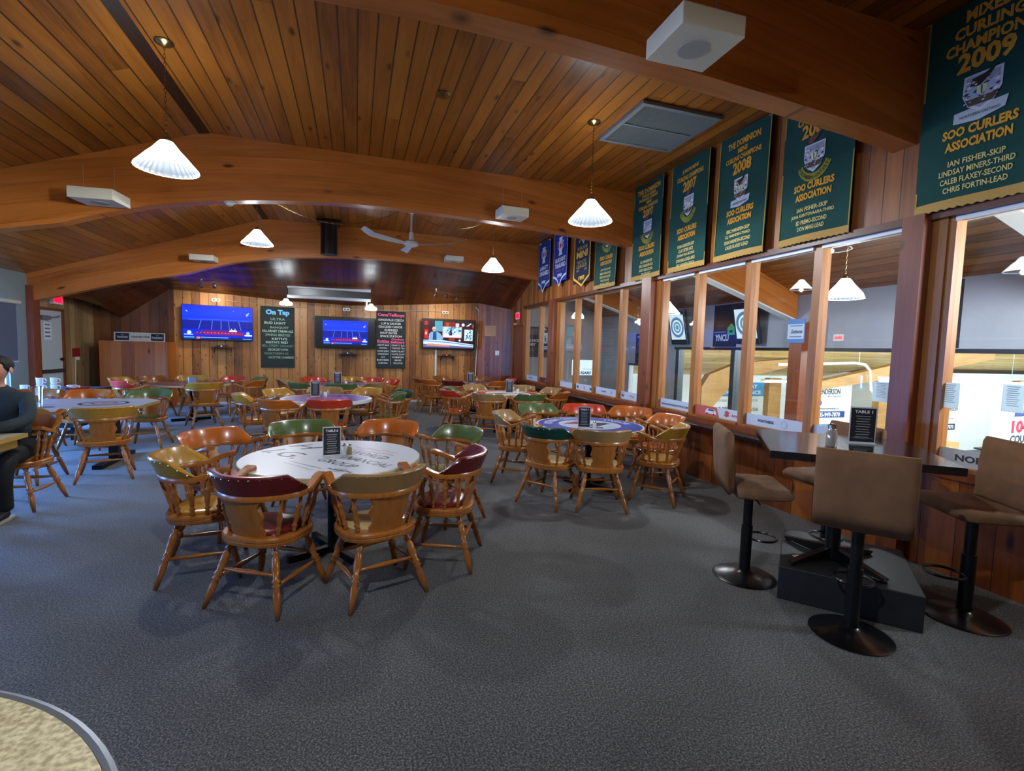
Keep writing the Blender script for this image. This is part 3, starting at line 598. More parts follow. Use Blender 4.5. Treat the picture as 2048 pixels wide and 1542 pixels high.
chairs(TP, 'captain chairs at the purple topped round table', [
 (-170, 1.0, 'yellow', 'yellow captain chair at the left end of the purple topped round table'),
 (146, .82, 'yellow', 'yellow captain chair behind the purple topped table, left of its menu card'),
 (95, .80, 'tan', 'tan captain chair directly behind the purple topped table'),
 (50, .86, 'yellow', 'yellow captain chair behind the right half of the purple topped table'),
 (18, 1.12, 'darkgreen', 'dark green captain chair, farther of two at the right end of the purple topped table'),
 (-2, .92, 'green', 'olive green captain chair, nearer of two at the right end of the purple topped table'),
 (-85, .88, 'red', 'red captain chair with its back to the viewer in front of the purple topped table'),
 (-122, 1.0, 'orange', 'orange captain chair seen from behind, front left of the purple topped table')])
TB = (-.3, 11.1)
chairs(TB, 'captain chairs at the far middle round table', [
 (172, .98, 'tan', 'brown captain chair at the left of the far middle table below the middle television'),
 (128, .90, 'red', 'red captain chair behind the far middle table, left of its menu card'),
 (80, .92, 'yellow', 'yellow captain chair behind the far middle table, right of its menu card'),
 (50, .95, 'red', 'red captain chair behind the far middle table below the second chalkboard'),
 (16, .98, 'red', 'red captain chair at the right end of the far middle table'),
 (-42, .78, 'tan', 'tan captain chair in front of the far middle table, right of its menu card'),
 (-88, .84, 'green', 'olive green captain chair in front of the far middle table below its menu card'),
 (-136, .92, 'green', 'olive green captain chair, front left of the far middle table')])
TF = (2.75, 12.0)
chairs(TF, 'captain chairs at the far right round table', [
 (172, 1.12, 'brown', 'brown captain chair at the left end of the far right table near the white conduit'),
 (126, .92, 'brown', 'brown captain chair behind the far right table under the right television'),
 (66, .92, 'brown', 'brown captain chair behind the far right table, right of its menu card'),
 (8, .98, 'red', 'red captain chair at the window end of the far right table'),
 (-58, .82, 'orange', 'orange captain chair in front of the far right table, right of its menu card'),
 (-128, .86, 'maroon', 'maroon captain chair in front of the far right table, left of its menu card'),
 (-160, 1.02, 'orange', 'orange captain chair at the front left of the far right table')])
TL = (-3.1, 11.1)
chairs(TL, 'captain chairs at the far left round table', [
 (170, 1.12, 'yellow', 'yellow captain chair at the left end of the far left table near the cabinet'),
 (140, 1.05, 'brown', 'brown captain chair in front of the wooden cabinet, behind the coral red chair'),
 (104, .92, 'yellow', 'yellow captain chair behind the far left table below the left television'),
 (58, .92, 'red', 'red captain chair behind the far left table below the left television'),
 (28, 1.12, 'green', 'dark olive captain chair at the right end of the far left table'),
 (-8, 1.05, 'orange', 'orange captain chair at the right of the far left table, side towards the viewer'),
 (-62, .90, 'yellow', 'yellow captain chair seen from behind, in front of the far left table'),
 (-145, .95, 'pink', 'coral red captain chair at the front left of the far left table')])
G = 'captain chairs around the white rectangular table'
place_chair(-3.66, 8.42, 0, -1, 'orange', 'orange captain chair behind the white rectangular table near the coffee cups', G)
place_chair(-2.92, 8.42, 0, -1, 'green', 'green captain chair behind the right corner of the white rectangular table', G)
place_chair(-4.25, 8.4, 0, -1, 'brown', 'brown captain chair behind the water jug at the white rectangular table', G)
place_chair(-2.70, 6.62, -0.30, .95, 'yellow', 'yellow captain chair seen from behind at the white rectangular table', G)
place_chair(-3.42, 6.62, 0.1, .99, 'tan', 'tan captain chair beside the seated man, near side of the white rectangular table', G)
PC = place_chair(-2.98, 5.62, -0.05, -1, 'brown', 'brown captain chair the man in the dark sweater sits on', 'chairs at the near left table')

# ================================================================== TABLES
RIMW = mat('laminate_rim', 'c8b892', 0.35); PEDM = mat('pedestal_iron', '17181a', 0.4, metal=0.6)
def round_table(c, r, label, els, top='dfe3ea', rim=RIMW, th=0.035):
    t = tag(empty('round_table', T(c[0], c[1], 0)), label, 'table', 'round tables in the lounge')
    bm = bmesh.new(); lathe(bm, [(0, r-0.006), (0.12, r), (0.88, r), (1, r-0.004)], (0, 0, 0.733-th), (0, 0, 0.733), 64); tp = link('tabletop', bm, rim, t, True)
    sheet('printed_top', [E_circ(0, 0, r-0.006, top, 0, n=64)]+els, GLOSSP, t, T(0, 0, 0.7335), eps=0.0004)
    bm = bmesh.new(); lathe(bm, [(0, 0.05), (0.05, 0.04), (1, 0.04)], (0, 0, 0.03), (0, 0, 0.70), 14); link('pedestal', bm, PEDM, t, True)
    bm = bmesh.new()
    for k in range(4):
        a = k*PI/2+0.5; prism_pts = [(0.02, -0.03), (0.34, -0.018), (0.34, 0.018), (0.02, 0.03)]
        vs = prism(bm, prism_pts, 0.0, 0.05); bmesh.ops.transform(bm, matrix=Matrix.Rotation(a, 4, 'Z'), verts=vs)
    link('foot', bm, PEDM, t)
    return t
BLU = '2f4fae'
def ring(r0, r1, col, lay, n=48):
    return [E_poly([(r0*math.cos(2*PI*i/n), r0*math.sin(2*PI*i/n)), (r1*math.cos(2*PI*i/n), r1*math.sin(2*PI*i/n)), (r1*math.cos(2*PI*(i+1)/n), r1*math.sin(2*PI*(i+1)/n)), (r0*math.cos(2*PI*(i+1)/n), r0*math.sin(2*PI*(i+1)/n))], col, lay) for i in range(n)]
def arc_text(s, r, a0, a1, h, col, lay=3, flip=False):
    out = []; n = len(s)
    for i, ch in enumerate(s):
        if ch == ' ': continue
        a = a0+(a1-a0)*(i+0.5)/n; w = abs(a1-a0)/n*r*0.78*(0.5 if ch in 'I.1' else 1)
        out.append(E_txt(ch, r*math.cos(a), r*math.sin(a), w, h, col, lay, rot=a+(PI/2 if flip else -PI/2), bold=0.03))
    return out
rr = math.radians(-50)
round_table(T6, .645, 'white round table with world financial group lettering, nearest in the middle', [
 E_txt('H', -.22, .40, .26, .17, '2c3136', 2, rot=rr, bold=0.0, shear=0.3), E_txt('I.G.', -.35, .17, .40, .17, '2c3136', 2, rot=rr, bold=0.0, shear=0.25), E_txt('WORLD', .26, .0, .40, .09, '2c3136', 2, rot=rr, bold=0.0, shear=0.15), E_txt('FINANCIAL', .22, -.20, .54, .09, '2c3136', 2, rot=rr, bold=0.0, shear=0.15), E_txt('GROUP', .04, -.23, .38, .09, '2c3136', 2, rot=rr, bold=0.0, shear=0.15),
 E_line([(-.28, -.12), (-.06, -.38)], .010, '8a9098', 2), E_line([(-.33, -.14), (-.11, -.41)], .008, '9aa0a8', 2),
 E_line([(.12+.036*i, .37-.034*i+.03*math.sin(i*1.9)) for i in range(11)], .007, 'b0535f', 2), E_line([(.08+.036*i, .30-.034*i+.025*math.sin(i*2.3+1)) for i in range(11)], .007, 'b0535f', 2),
 E_circ(.06, -.45, .05, 'aeb4be', 2), E_line([(-.02+.012*i, -.38-.011*i+.014*math.sin(i*2.0)) for i in range(14)], .012, '596070', 3)], top='cfd6e4')
round_table(T9, .625, 'round table with blue outer ring and grey house design by the window ledge', ring(.36, .60, BLU, 1)+ring(.2, .36, 'b7c4de', 1)+[E_circ(0, 0, .2, 'c9d2e2', 1), E_poly([(-.30, .10), (-.05, .26), (.04, .18), (-.12, .02)], '8a4a5c', 2), E_poly([(.02, -.16), (.30, .04), (.16, .12), (-.06, -.06)], '39404c', 2), E_poly([(-.2, -.18), (.02, -.3), (.06, -.22), (-.14, -.1)], '2c3c7c', 2)]+arc_text('NORTHERN CREDIT', .48, 2.9, 1.3, .1, 'e8ecf6')+arc_text('UNION', .48, 0.75, -.1, .1, 'e8ecf6'), top='d9dde6')
round_table(TR, .665, 'round table with red rim and pale blue centre in the middle right', ring(.42, .61, 'c2453a', 1)+ring(.4, .43, 'f0f0f4', 2)+[E_poly([(-.42, .02), (-.1, .12), (.42, .0), (0, -.14)], 'b9c6dc', 1), E_poly([(-.40, -.02), (-.06, .06), (.0, -.05), (-.25, -.12)], '2c4a78', 2), E_poly([(.05, -.05), (.4, -.02), (.2, -.14)], '40587c', 2)]+arc_text('CURLING CLUB ONTARIO', .52, 2.6, .5, .08, 'f4f0f0')+arc_text('NORTHERN LEAGUE', .54, -2.7, -.4, .06, 'f4f0f0', flip=True), top='ece6e0', rim=mat('cream_rim', 'cfc3ab', 0.35))
round_table(TP, .68, 'round table with purple top and thick pale rim, left of the middle', ring(.3, .62, '63489c', 1)+ring(.28, .31, 'd8c8e0', 2)+[E_circ(0, 0, .28, '9a5a8e', 1), E_poly([(-.5, 0), (0, .1), (.5, 0), (0, -.1)], 'b04a62', 2), E_poly([(-.25, .2), (.25, .28), (.2, .16)], '3b3f9c', 2)], top='cfd0dc', rim=mat('pale_rim', 'bfc4cc', 0.35), th=0.05)
round_table(TB, .66, 'far middle round table with dark purple top below the middle television', ring(.2, .6, '6f4a6a', 1)+[E_circ(0, 0, .2, '94405a', 1)], top='b8a8ac')
round_table(TF, .62, 'far right round table with pale blue and brown top near the corner', [E_poly([(-.55, 0), (0, -.55), (.1, 0), (-.2, .3)], 'a9b4cc', 1), E_circ(.15, .1, .3, '8a5a50', 2)], top='946a5c')
round_table(TL, .68, 'far left round table with brown and red ringed top', ring(.3, .5, '94605a', 1)+ring(.5, .6, '7a5444', 1)+[E_circ(0, 0, .25, 'a86a60', 1)], top='9a7462')
def rect_table(M, w, d, label, topm, edge, els=None, legm=PEDM):
    t = tag(empty('rectangular_table', M), label, 'table')
    bm = bmesh.new(); c = 0.22 if els is not None else 0.02
    prism(bm, [(0, c), (c, 0), (w-c, 0), (w, c), (w, d-c), (w-c, d), (c, d), (0, d-c)] if els is not None else [(0, 0), (w, 0), (w, d), (0, d)], 0.70, 0.735)
    link('tabletop', bm, [edge], t)
    sheet('printed_top', [E_poly([(0.005, c), (c, 0.005), (w-c, 0.005), (w-0.005, c), (w-0.005, d-c), (w-c, d-0.005), (c, d-0.005), (0.005, d-c)], topm, 0)]+(els or []), GLOSSP, t, T(0, 0, 0.7357), eps=0.0004)
    if els is None: sbox('apron', (0.05, 0.05, 0.62), (w-0.05, d-0.05, 0.699), mat('apron_wood', 'a8843c', 0.4), t)
    for x in (0.3, w-0.4): 
        bm = bmesh.new(); box(bm, (x, d/2-0.05, 0.03), (x+0.1, d/2+0.05, 0.62 if els is None else 0.7)); box(bm, (x, 0.25, 0), (x+0.1, d-0.25, 0.05)); link('leg', bm, legm, t)
    return t
def rings_at(cx, cy, R, k=1.0):
    out = []
    for r0, r1, c in ((R*.85, R, '2a3050'), (R*.4, R*.55, 'a84a50'), (0, R*.15, 'a84a50')):
        out += [('p', [(p[0]+cx, p[1]+cy) for p in e[1]], e[2], e[3]) for e in ring(max(r0, .001), r1, c, 2, 32)]
    return out
rect_table(T(-4.45, 6.75, 0), 1.85, 1.45, 'white rectangular table with clipped corners and painted curling ring at the left', 'b9c6dc', mat('wood_edge', 'a8884c', 0.35), els=rings_at(1.35, .85, .26)+[E_poly([(.4, .4), (.95, .55), (1.05, .42), (.6, .3)], '55627c', 2), E_line([(.3, .6), (.9, .75)], .03, '77849c', 2)])
rect_table(T(-4.5, 3.9, 0), 1.78, 1.40, 'light wooden table at the left edge that the man leans on', 'b8ad92', mat('wood_edge2', 'b08c46', 0.35))
# speckled foreground table
ft = tag(empty('round_table', T(-1.20, .62, 0)), 'beige speckled round table with metal edge in the bottom left corner', 'table')
spk = bpy.data.materials.new('speckled_laminate'); spk.use_nodes = True; nt = spk.node_tree; b = nt.nodes['Principled BSDF']; tc = nt.nodes.new('ShaderNodeTexCoord'); n1 = nt.nodes.new('ShaderNodeTexNoise'); n1.inputs['Scale'].default_value = 70; n1.inputs['Detail'].default_value = 4
nt.links.new(tc.outputs['Object'], n1.inputs['Vector']); r1 = nt.nodes.new('ShaderNodeValToRGB'); e = r1.color_ramp.elements; e[0].position = .38; e[0].color = hexc('9c8f6c'); e[1].position = .62; e[1].color = hexc('cfc5a2'); nt.links.new(n1.outputs['Fac'], r1.inputs[0]); nt.links.new(r1.outputs[0], b.inputs['Base Color']); b.inputs['Roughness'].default_value = 0.3
bm = bmesh.new(); lathe(bm, [(0, .87), (1, .87)], (0, 0, .70), (0, 0, .741), 96); link('tabletop', bm, spk, ft, True)
bm = bmesh.new(); pts = [(.882*math.cos(2*PI*i/96), .882*math.sin(2*PI*i/96), .728) for i in range(96)]; tube(bm, pts, .0135, 8, closed=True); tag(link('edge_band', bm, STEEL, ft, True), 'grey metal edge band')
bm = bmesh.new(); cyl(bm, (0, 0), .05, .03, .7, 16); cyl(bm, (0, 0), .36, 0, .03, 32); link('pedestal', bm, PEDM, ft, True)
# ---- menu cards and shakers
def menu(M, title, label, w=.128, h=.235):
    t = tag(empty('menu_card', M), label, 'menu card', 'black menu cards on the tables')
    sbox('holder', (-w/2-.004, -.03, 0), (w/2+.004, .03, .004), mat('clear_acrylic', 'c8d0d8', 0.1), t)
    c = sbox('card', (-w/2, -.002, .004), (w/2, .002, h), mat('card_white', 'c8ccd0', .5), t)
    els = [E_rect(-w/2+.005, .012, w/2-.005, h-.008, '1b1f24', 1), E_txt(title, 0, h-.03, w*.68, .02, 'e6e8ea', 2, bold=.03)]
    for i in range(9): els.append(E_rect(-w*.28+.006*(i % 2), h-.062-i*.017, w*.28-.004*(i % 3), h-.058-i*.017, 'a8adb2', 2))
    els.append(E_rect(-w*.4, .035, w*.4, .037, 'a8adb2', 2))
    M1 = frame((0, -.0022, 0), (1, 0, 0), (0, 0, 1)); M2 = frame((0, .0022, 0), (-1, 0, 0), (0, 0, 1))
    sheet('print', els, PRINT, t, M1, eps=.0003); sheet('print', els, PRINT, t, M2, eps=.0003); return t
def shaker(x, y, z, body, label, cat='salt shaker', s=1.0):
    t = tag(empty('shaker', T(x, y, z)), label, cat, 'shakers on the tables'); bm = bmesh.new(); lathe(bm, [(0, .02*s), (.1, .022*s), (.7, .02*s), (1, .016*s)], (0, 0, 0), (0, 0, .062*s), 10); link('glass_body', bm, body, t, True)
    bm = bmesh.new(); lathe(bm, [(0, .018*s), (.6, .018*s), (1, .008*s)], (0, 0, .0625*s), (0, 0, .082*s), 10); link('lid', bm, CHROME, t, True)
CLEAR = mat('clear_jug', 'e4eaf0', .05); CLEAR.node_tree.nodes['Principled BSDF'].inputs['Transmission Weight'].default_value = 1.0
SALT = mat('salt_glass', 'dfe4e4', .15); PEP = mat('pepper_glass', '8a7a50', .2)
TZ = .7345
menu(T(-.17, 3.90, TZ, .12), 'TABLE 6', 'menu card reading table 6 on the white lettered round table', .13, .225)
shaker(-.085, 3.97, TZ, SALT, 'white salt shaker beside the table 6 menu card'); shaker(-.045, 3.94, TZ, PEP, 'brownish pepper shaker right of the salt shaker by the table 6 card', 'pepper shaker')
menu(T(2.42, 4.90, TZ, -.35), 'TABLE 9', 'menu card reading table 9 on the blue ringed table', .135, .235); shaker(2.53, 4.86, TZ, SALT, 'salt shaker beside the table 9 menu card')
menu(T(2.86, 9.1, TZ, -.3), 'TABLE 8', 'menu card on the red and white round table', .14, .26); shaker(3.03, 9.12, TZ, SALT, 'salt shaker on the red and white round table', s=1.3)
menu(T(-.62, 8.45, TZ, .05), 'TABLE 5', 'menu card on the purple topped round table', .14, .25); shaker(-.47, 8.42, TZ, SALT, 'salt shaker on the purple topped round table', s=1.3)
menu(T(-.37, 11.0, TZ), 'TABLE 4', 'menu card on the far middle table', .16, .26); shaker(-.2, 11.0, TZ, SALT, 'salt shaker on the far middle table', s=1.2)
menu(T(2.65, 11.6, TZ, -.1), 'TABLE 7', 'menu card on the far right table', .16, .26)
# napkin holder on far left table, jug and coffee station
bm = bmesh.new(); box(bm, (-.07, -.05, 0), (.07, .05, .13), bev=.01); tag(link('napkin_holder', bm, STEEL, None, M=T(-3.05, 11.05, TZ)), 'small shiny napkin holder on the far left round table', 'napkin holder')
j = tag(empty('water_jug', T(-3.66, 7.32, .736)), 'tall clear water jug on the white rectangular table beside the man', 'jug'); bm = bmesh.new(); lathe(bm, [(0, .05), (.9, .06), (1, .062)], (0, 0, 0), (0, 0, .24), 16); link('jug_body', bm, CLEAR, j, True)
ct = tag(empty('serving_table', T(-4.9, 9.05, 0)), 'narrow table under a black cloth with coffee cups near the exit door', 'table')
sbox('tabletop', (-.05, 0, .71), (.85, 1.1, .74), WHITE, ct)
bm = bmesh.new(); box(bm, (-.07, -.02, .2), (.87, 1.12, .745), bev=.015); tag(link('tablecloth', bm, mat('black_cloth', '101318', .9), ct), 'black cloth')
for x in (0, .75):
    for y in (.05, 1.0): sbox('leg', (x, y, 0), (x+.05, y+.05, .71), PEDM, ct)
def cup(x, y, z, label):
    t = tag(empty('coffee_cup', T(x, y, z)), label, 'cup', 'white cups on the black cloth table'); bm = bmesh.new(); lathe(bm, [(0, .035), (.15, .042), (1, .045)], (0, 0, 0), (0, 0, .1), 14); link('cup_body', bm, mat('cup_white', 'dfe3ea', .2, coat=.4), t, True)
    bm = bmesh.new(); tube(bm, [(.043, 0, .02), (.075, 0, .03), (.08, 0, .06), (.065, 0, .085), (.043, 0, .085)], .007, 6); link('handle', bm, MATS['cup_white'], t, True)
cup(-4.55, 9.2, .746, 'white coffee cup, lower left of the two small stacks'); cup(-4.55, 9.2, .85, 'white coffee cup on top of the left stack'); cup(-4.4, 9.25, .746, 'white coffee cup, lower one of the right stack'); cup(-4.4, 9.25, .85, 'white coffee cup with visible handle on top of the right stack')
cup(-4.72, 9.15, .746, 'white coffee cup left of both stacks')
tr = tag(empty('snack_tray', T(-4.25, 9.55, .746)), 'red tray with white packets beside the coffee cups', 'tray'); bm = bmesh.new(); lathe(bm, [(0, .13), (1, .17)], (0, 0, 0), (0, 0, .03), 20); link('tray', bm, mat('red_tray', 'b83a48', .4), tr, True)
bm = bmesh.new()
for i in range(9): box(bm, (-.03, -.02, 0), (.03, .02, .015), M=T(random.uniform(-.09, .09), random.uniform(-.09, .09), .031+.012*(i % 3), random.uniform(0, 3)))
tag(link('packets', bm, mat('packets', 'd8d4e0', .5), tr), 'white packets', kind='stuff')
# ================================================================== BANNERS
def cloth_banner(org, w, h, color, outline, els, label, cat='banner', group=None, fringe=None, seed=0.0, amp=0.02):
    o = tag(empty('hanging_banner', frame(org, (0, -1, 0), (0, 0, 1))), label, cat, group)
    def wp(x, y): return amp*(math.sin(x*8+seed)*.6+math.sin(y*4.2+seed*2)*.5*(1-y/h)+.4*(1-y/h))
    nx, ny = 14, 16; bm = bmesh.new()
    def row(y, off):
        out = []
        for i in range(nx+1):
            x = w*i/nx; yy = y
            if y == 0 and outline: yy = outline(x/w)*1.0
            out.append((x, yy, wp(x, yy)+off))
        return out
    A_ = grid_surf(bm, [row(h*k/ny, 0) if k else row(0, 0) for k in range(ny+1)]); B_ = grid_surf(bm, [row(h*k/ny, -.004) if k else row(0, -.004) for k in range(ny+1)])
    link('cloth', bm, mat('cloth_'+color, color, .9, noise=.12, nscale=5), o, True)
    if fringe:
        bm = bmesh.new(); k = [(w*i/28, -.06 if i % 2 == 0 else -.05) for i in range(29)]
        R0 = [(x, .012, wp(x, 0)+.003) for x, _ in k]; R1 = [(x, y, wp(x, 0)+.004) for x, y in k]; grid_surf(bm, [R0, R1]); R2 = [(a, b, c-.006) for a, b, c in R0]; R3 = [(a, b, c-.008) for a, b, c in R1]; grid_surf(bm, [R2, R3])
        link('fringe', bm, mat('gold_fringe', 'b8924a', .85, bump=.5, nscale=120), o)
    sheet('lettering', els, CLOTHP, o, T(0, 0, .003), eps=.001, warp=wp)
    bm = bmesh.new(); tube(bm, [(-.03, h+.0, -.01), (w+.03, h+.0, -.01)], .009, 8); link('hanging_rod', bm, BRASS, o, True)
    return o
GOLD = 'd99a2b'; PALEG = 'cfc07a'
def crest(cx, cy, s, style=0):
    e = []
    if style == 0:
        e.append(E_poly([(cx+s*.62*math.cos(a), cy-.08*s+s*.72*math.sin(a)) for a in [math.radians(200+i*10) for i in range(15)]]+[(cx+s*.44*math.cos(a), cy-.06*s+s*.5*math.sin(a)) for a in [math.radians(340-i*10) for i in range(15)]], '8c8a2a', 2))
        for i, ch in enumerate('NORTHERN.ONTARIO'):
            a = math.radians(203+i*134/15.0); e.append(E_txt(ch, cx+s*.53*math.cos(a), cy-.07*s+s*.61*math.sin(a), s*.075*(.4 if ch in 'I.' else 1), s*.11 if ch != '.' else .02, '182c24', 3, rot=a+PI/2))
    sh = [(-.38, .38), (.38, .38), (.38, -.1), (.25, -.38), (0, -.55), (-.25, -.38), (-.38, -.1)]
    e.append(E_poly([(cx+x*s*.95, cy+y*s*.95) for x, y in sh], 'd5d6da', 3)); e.append(E_poly([(cx+x*s*.82, cy+y*s*.82) for x, y in sh], '9ea3b0', 4))
    R = random.Random(5)
    e += [E_poly([(cx-.3*s, cy-.2*s), (cx+.3*s, cy-.2*s), (cx+.22*s, cy-.36*s), (cx-.22*s, cy-.36*s)], '5a4a3a', 5), E_poly([(cx-.33*s, cy+.05*s), (cx-.1*s, cy+.16*s), (cx+.12*s, cy+.1*s), (cx+.33*s, cy+.2*s), (cx+.32*s, cy-.18*s), (cx-.32*s, cy-.2*s)], 'b8bcc8', 5)]
    for k in range(34):
        a = cx+s*R.uniform(-.31, .31); b_ = cy+s*R.uniform(-.3, .2); q = s*R.uniform(.012, .04); cc = ['1e2c34', 'e8eaee', '2c4436', 'd8c890', '34405c', 'f0f0f2', '6a3a34'][k % 7]
        e.append(E_poly([(a-q*1.6, b_), (a, b_+q), (a+q*1.8, b_+q*.4), (a+q*.3, b_-q)], cc, 6))
    e.append(E_poly([(cx-.09*s, cy+.06*s), (cx+.1*s, cy+.06*s), (cx+.1*s, cy-.08*s), (cx, cy-.18*s), (cx-.09*s, cy-.08*s)], 'e6dca8', 7)); e.append(E_line([(cx-.0*s, cy+.05*s), (cx+.01*s, cy-.14*s)], .03*s, '3c6048', 8))
    by = cy+(.42 if style == 0 else .1)*s
    e += [E_poly([(cx-.22*s, by), (cx-.05*s, by-.06*s), (cx+.16*s, by+.16*s), (cx+.26*s, by+.34*s), (cx+.04*s, by+.2*s), (cx-.2*s, by+.16*s)], '6b4640' if style == 0 else '2c2824', 6)]
    if style == 1: e.append(E_poly([(cx-.5*s, cy-.42*s), (cx+.5*s, cy-.36*s), (cx+.46*s, cy-.6*s), (cx, cy-.72*s), (cx-.5*s, cy-.66*s)], 'b9bfc6', 4)); e.append(E_txt('NORTHERN ONTARIO', cx, cy-.56*s, .75*s, .07*s, '5a6470', 5))
    return e
def green(y1, lines, label, style=0, w=.76, z0=2.75, h=1.36, seed=0.0, names=(), crest_y=.62, soo_y=.40):
    crest_y -= .04; soo_y -= .055
    els = [E_rect(0, 0, .012, h, 'a08a3c', 1), E_rect(w-.012, 0, w, h, 'a08a3c', 1)]
    for s, yy, ww, hh in lines: els.append(E_txt(s, w/2, (yy-.025)*h, ww*w*.92, hh*h, GOLD, 2, bold=.04))
    els += crest(w/2, crest_y*h, .30, style)
    els += [E_txt('SOO CURLERS', w/2, soo_y*h, w*.56, .050*h, GOLD, 2, bold=.045), E_txt('ASSOCIATION', w/2, (soo_y-.067)*h, w*.50, .050*h, GOLD, 2, bold=.045)]
    for i, s in enumerate(names): els.append(E_txt(s, w/2, (soo_y-.155-i*.045)*h, w*min(.70, .0285*len(s)), .030*h, PALEG, 2, bold=.02))
    return cloth_banner((4.12, y1, z0), w, h, '0b4038', None, els, label, group='green champion banners above the windows', fringe=True, seed=seed)
green(8.11, [('JUNIOR MENS', .93, .5, .04), ('CURLING CHAMPIONS', .87, .75, .045), ('2006', .80, .4, .07)], 'small green banner half hidden behind the middle beam, beside the gold edged pennant', names=('JEFF GORDA-SKIP', 'MIKE HARRIS-VICE', 'MARK LANG-SECOND', 'PAUL DAY-LEAD', 'IAN BELL-COACH'), seed=1)
green(6.87, [('THE DOMINION', .945, .86, .055), ('CANADA GENERAL', .895, .55, .032), ('INSURANCE COMPANY', .855, .7, .032), ('MENS', .815, .2, .032), ('CURLING CHAMPIONS', .77, .72, .038), ('2007', .70, .4, .085)], 'green banner reading the dominion canada general insurance company, first after the middle beam', names=('AL HARNDEN-SKIP', 'ERIC HARNDEN-VICE', 'GARY WEISS-SECOND', 'ED LEE-LEAD', 'TOM FORD-COACH'), crest_y=.55, soo_y=.36, seed=2)
green(5.93, [('JUNIOR MENS', .93, .5, .045), ('CURLING CHAMPIONS', .87, .78, .045), ('2007', .785, .42, .10)], 'green banner reading junior mens curling champions 2007', names=('RYAN HARNDEN-SKIP', 'CLAY PETER-VICE', 'JOHNNY PAUL-SECOND', 'STEVE MOLODIES-LEAD', 'ERIC HARNDEN-COACH'), crest_y=.62, seed=3)
green(5.01, [('THE DOMINION', .93, .72, .055), ('MENS', .865, .22, .04), ('CURLING CHAMPIONS', .81, .78, .042), ('2008', .73, .42, .10)], 'green banner reading the dominion mens curling champions 2008', style=1, names=('ERIC HARNDEN-SKIP', 'E.J. HARNDEN-THIRD', 'RYAN HARNDEN-SECOND', 'CALEB FLAXEY-LEAD'), crest_y=.575, soo_y=.40, seed=4)
green(4.07, [('MIXED', .95, .36, .05), ('CURLING', .89, .5, .05), ('CHAMPIONS', .83, .62, .05), ('2009', .75, .44, .10)], 'green 2009 banner with yellow northern ontario scroll, its top behind the nearest beam', names=('IAN FISHER-SKIP', 'JUHA KANTOVAARA-THIRD', 'ED PREMO-SECOND', 'DON MAKI-LEAD'), crest_y=.585, soo_y=.40, seed=5)
green(2.77, [('MIXED', .955, .38, .06), ('CURLING', .88, .56, .06), ('CHAMPIONS', .805, .70, .06), ('2009', .72, .46, .105)], 'largest green mixed curling champions 2009 banner at the top right', style=1, names=('IAN FISHER-SKIP', 'LINDSAY MINERS-THIRD', 'CALEB FLAXEY-SECOND', 'CHRIS FORTIN-LEAD'), crest_y=.575, soo_y=.40, seed=6)
def mug(cx, cy, s):
    e = [E_poly([(cx-.3*s, cy+.5*s), (cx+.3*s, cy+.5*s), (cx+.22*s, cy+.3*s), (cx+.3*s, 0.1*s+cy), (cx+.2*s, cy-.35*s), (cx+.3*s, cy-.55*s), (cx-.3*s, cy-.55*s), (cx-.2*s, cy-.35*s), (cx-.3*s, cy+.1*s), (cx-.22*s, cy+.3*s)], 'd4d8dc', 2)]
    e += E_line([(cx-.24*s, cy+.28*s), (cx-.45*s, cy+.2*s), (cx-.42*s, cy-.1*s), (cx-.2*s, cy-.25*s)], .05*s, 'd4d8dc', 2); e += E_line([(cx+.24*s, cy+.28*s), (cx+.45*s, cy+.2*s), (cx+.42*s, cy-.1*s), (cx+.2*s, cy-.25*s)], .05*s, 'd4d8dc', 2)
    leaf = []
    for i in range(22):
        a = 2*PI*i/22+PI/2; r = (.24 if i % 2 == 0 else .12)*s; leaf.append((cx+r*math.cos(a)*.9, cy+r*math.sin(a)))
    e.append(E_poly(leaf, 'c02230', 3)); return e
def pennant(y1, w, z0, h, col, edge, els, label, fork):
    ol = (lambda t: (0.0 if fork == 'V' else 0)+ (abs(t-.5)*2*.17 if fork == 'V' else (.12+(-.12 if abs(t-.5) < .18 else .0)*(1-abs(t-.5)/.18)+(.05*math.cos(t*PI*2)))))
    pts = [(t/12.0, ol(t/12.0)) for t in range(13)]
    e2 = []
    for (a, b), (c, d) in zip(pts, pts[1:]): e2.append(E_poly([(a*w, b), (c*w, d), (c*w, d+.045), (a*w, b+.045)], edge, 3))
    tk = .03 if fork == 'V' else .012
    e2 += [E_rect(0, ol(0), tk, h, edge, 3), E_rect(w-tk, ol(1), w, h, edge, 3), E_rect(0, h-.02, w, h, edge, 3)]
    return cloth_banner((4.12, y1, z0), w, h, col, ol, e2+els, label, cat='pennant', group='beer mug pennants above the far windows' if fork != 'V' else None, seed=y1, amp=.012)
w = .72
pennant(11.08, w, 2.95, 1.12, '1c2f6e', 'b8bfc8', mug(w/2, .82, .34)+[E_txt('LABATT', w/2, .52, .5, .09, 'd8dce2', 2, bold=.04), E_txt('TANKARD', w/2, .40, .58, .1, 'd8dce2', 2, bold=.04), E_rect(.15, .28, .57, .31, '5a5078', 2), E_txt('1988', w/2, .2, .26, .075, 'd8dce2', 2, bold=.03)], 'dark blue pennant with maple leaf mug reading labatt tankard, farthest one', 'W')
pennant(10.12, w, 2.98, 1.12, '1d2f8c', 'c2c8d0', mug(w/2, .82, .36)+[E_txt('BLUE LIGHT', w/2, .53, .56, .09, 'd8dce2', 2, bold=.04), E_txt('TANKARD', w/2, .41, .58, .1, 'd8dce2', 2, bold=.04), E_rect(.13, .28, .6, .33, '6a4a70', 2), E_txt('1990', w/2, .2, .26, .075, 'd8dce2', 2, bold=.03)], 'bright blue pennant with maple leaf mug reading blue light tankard, second one', 'W')
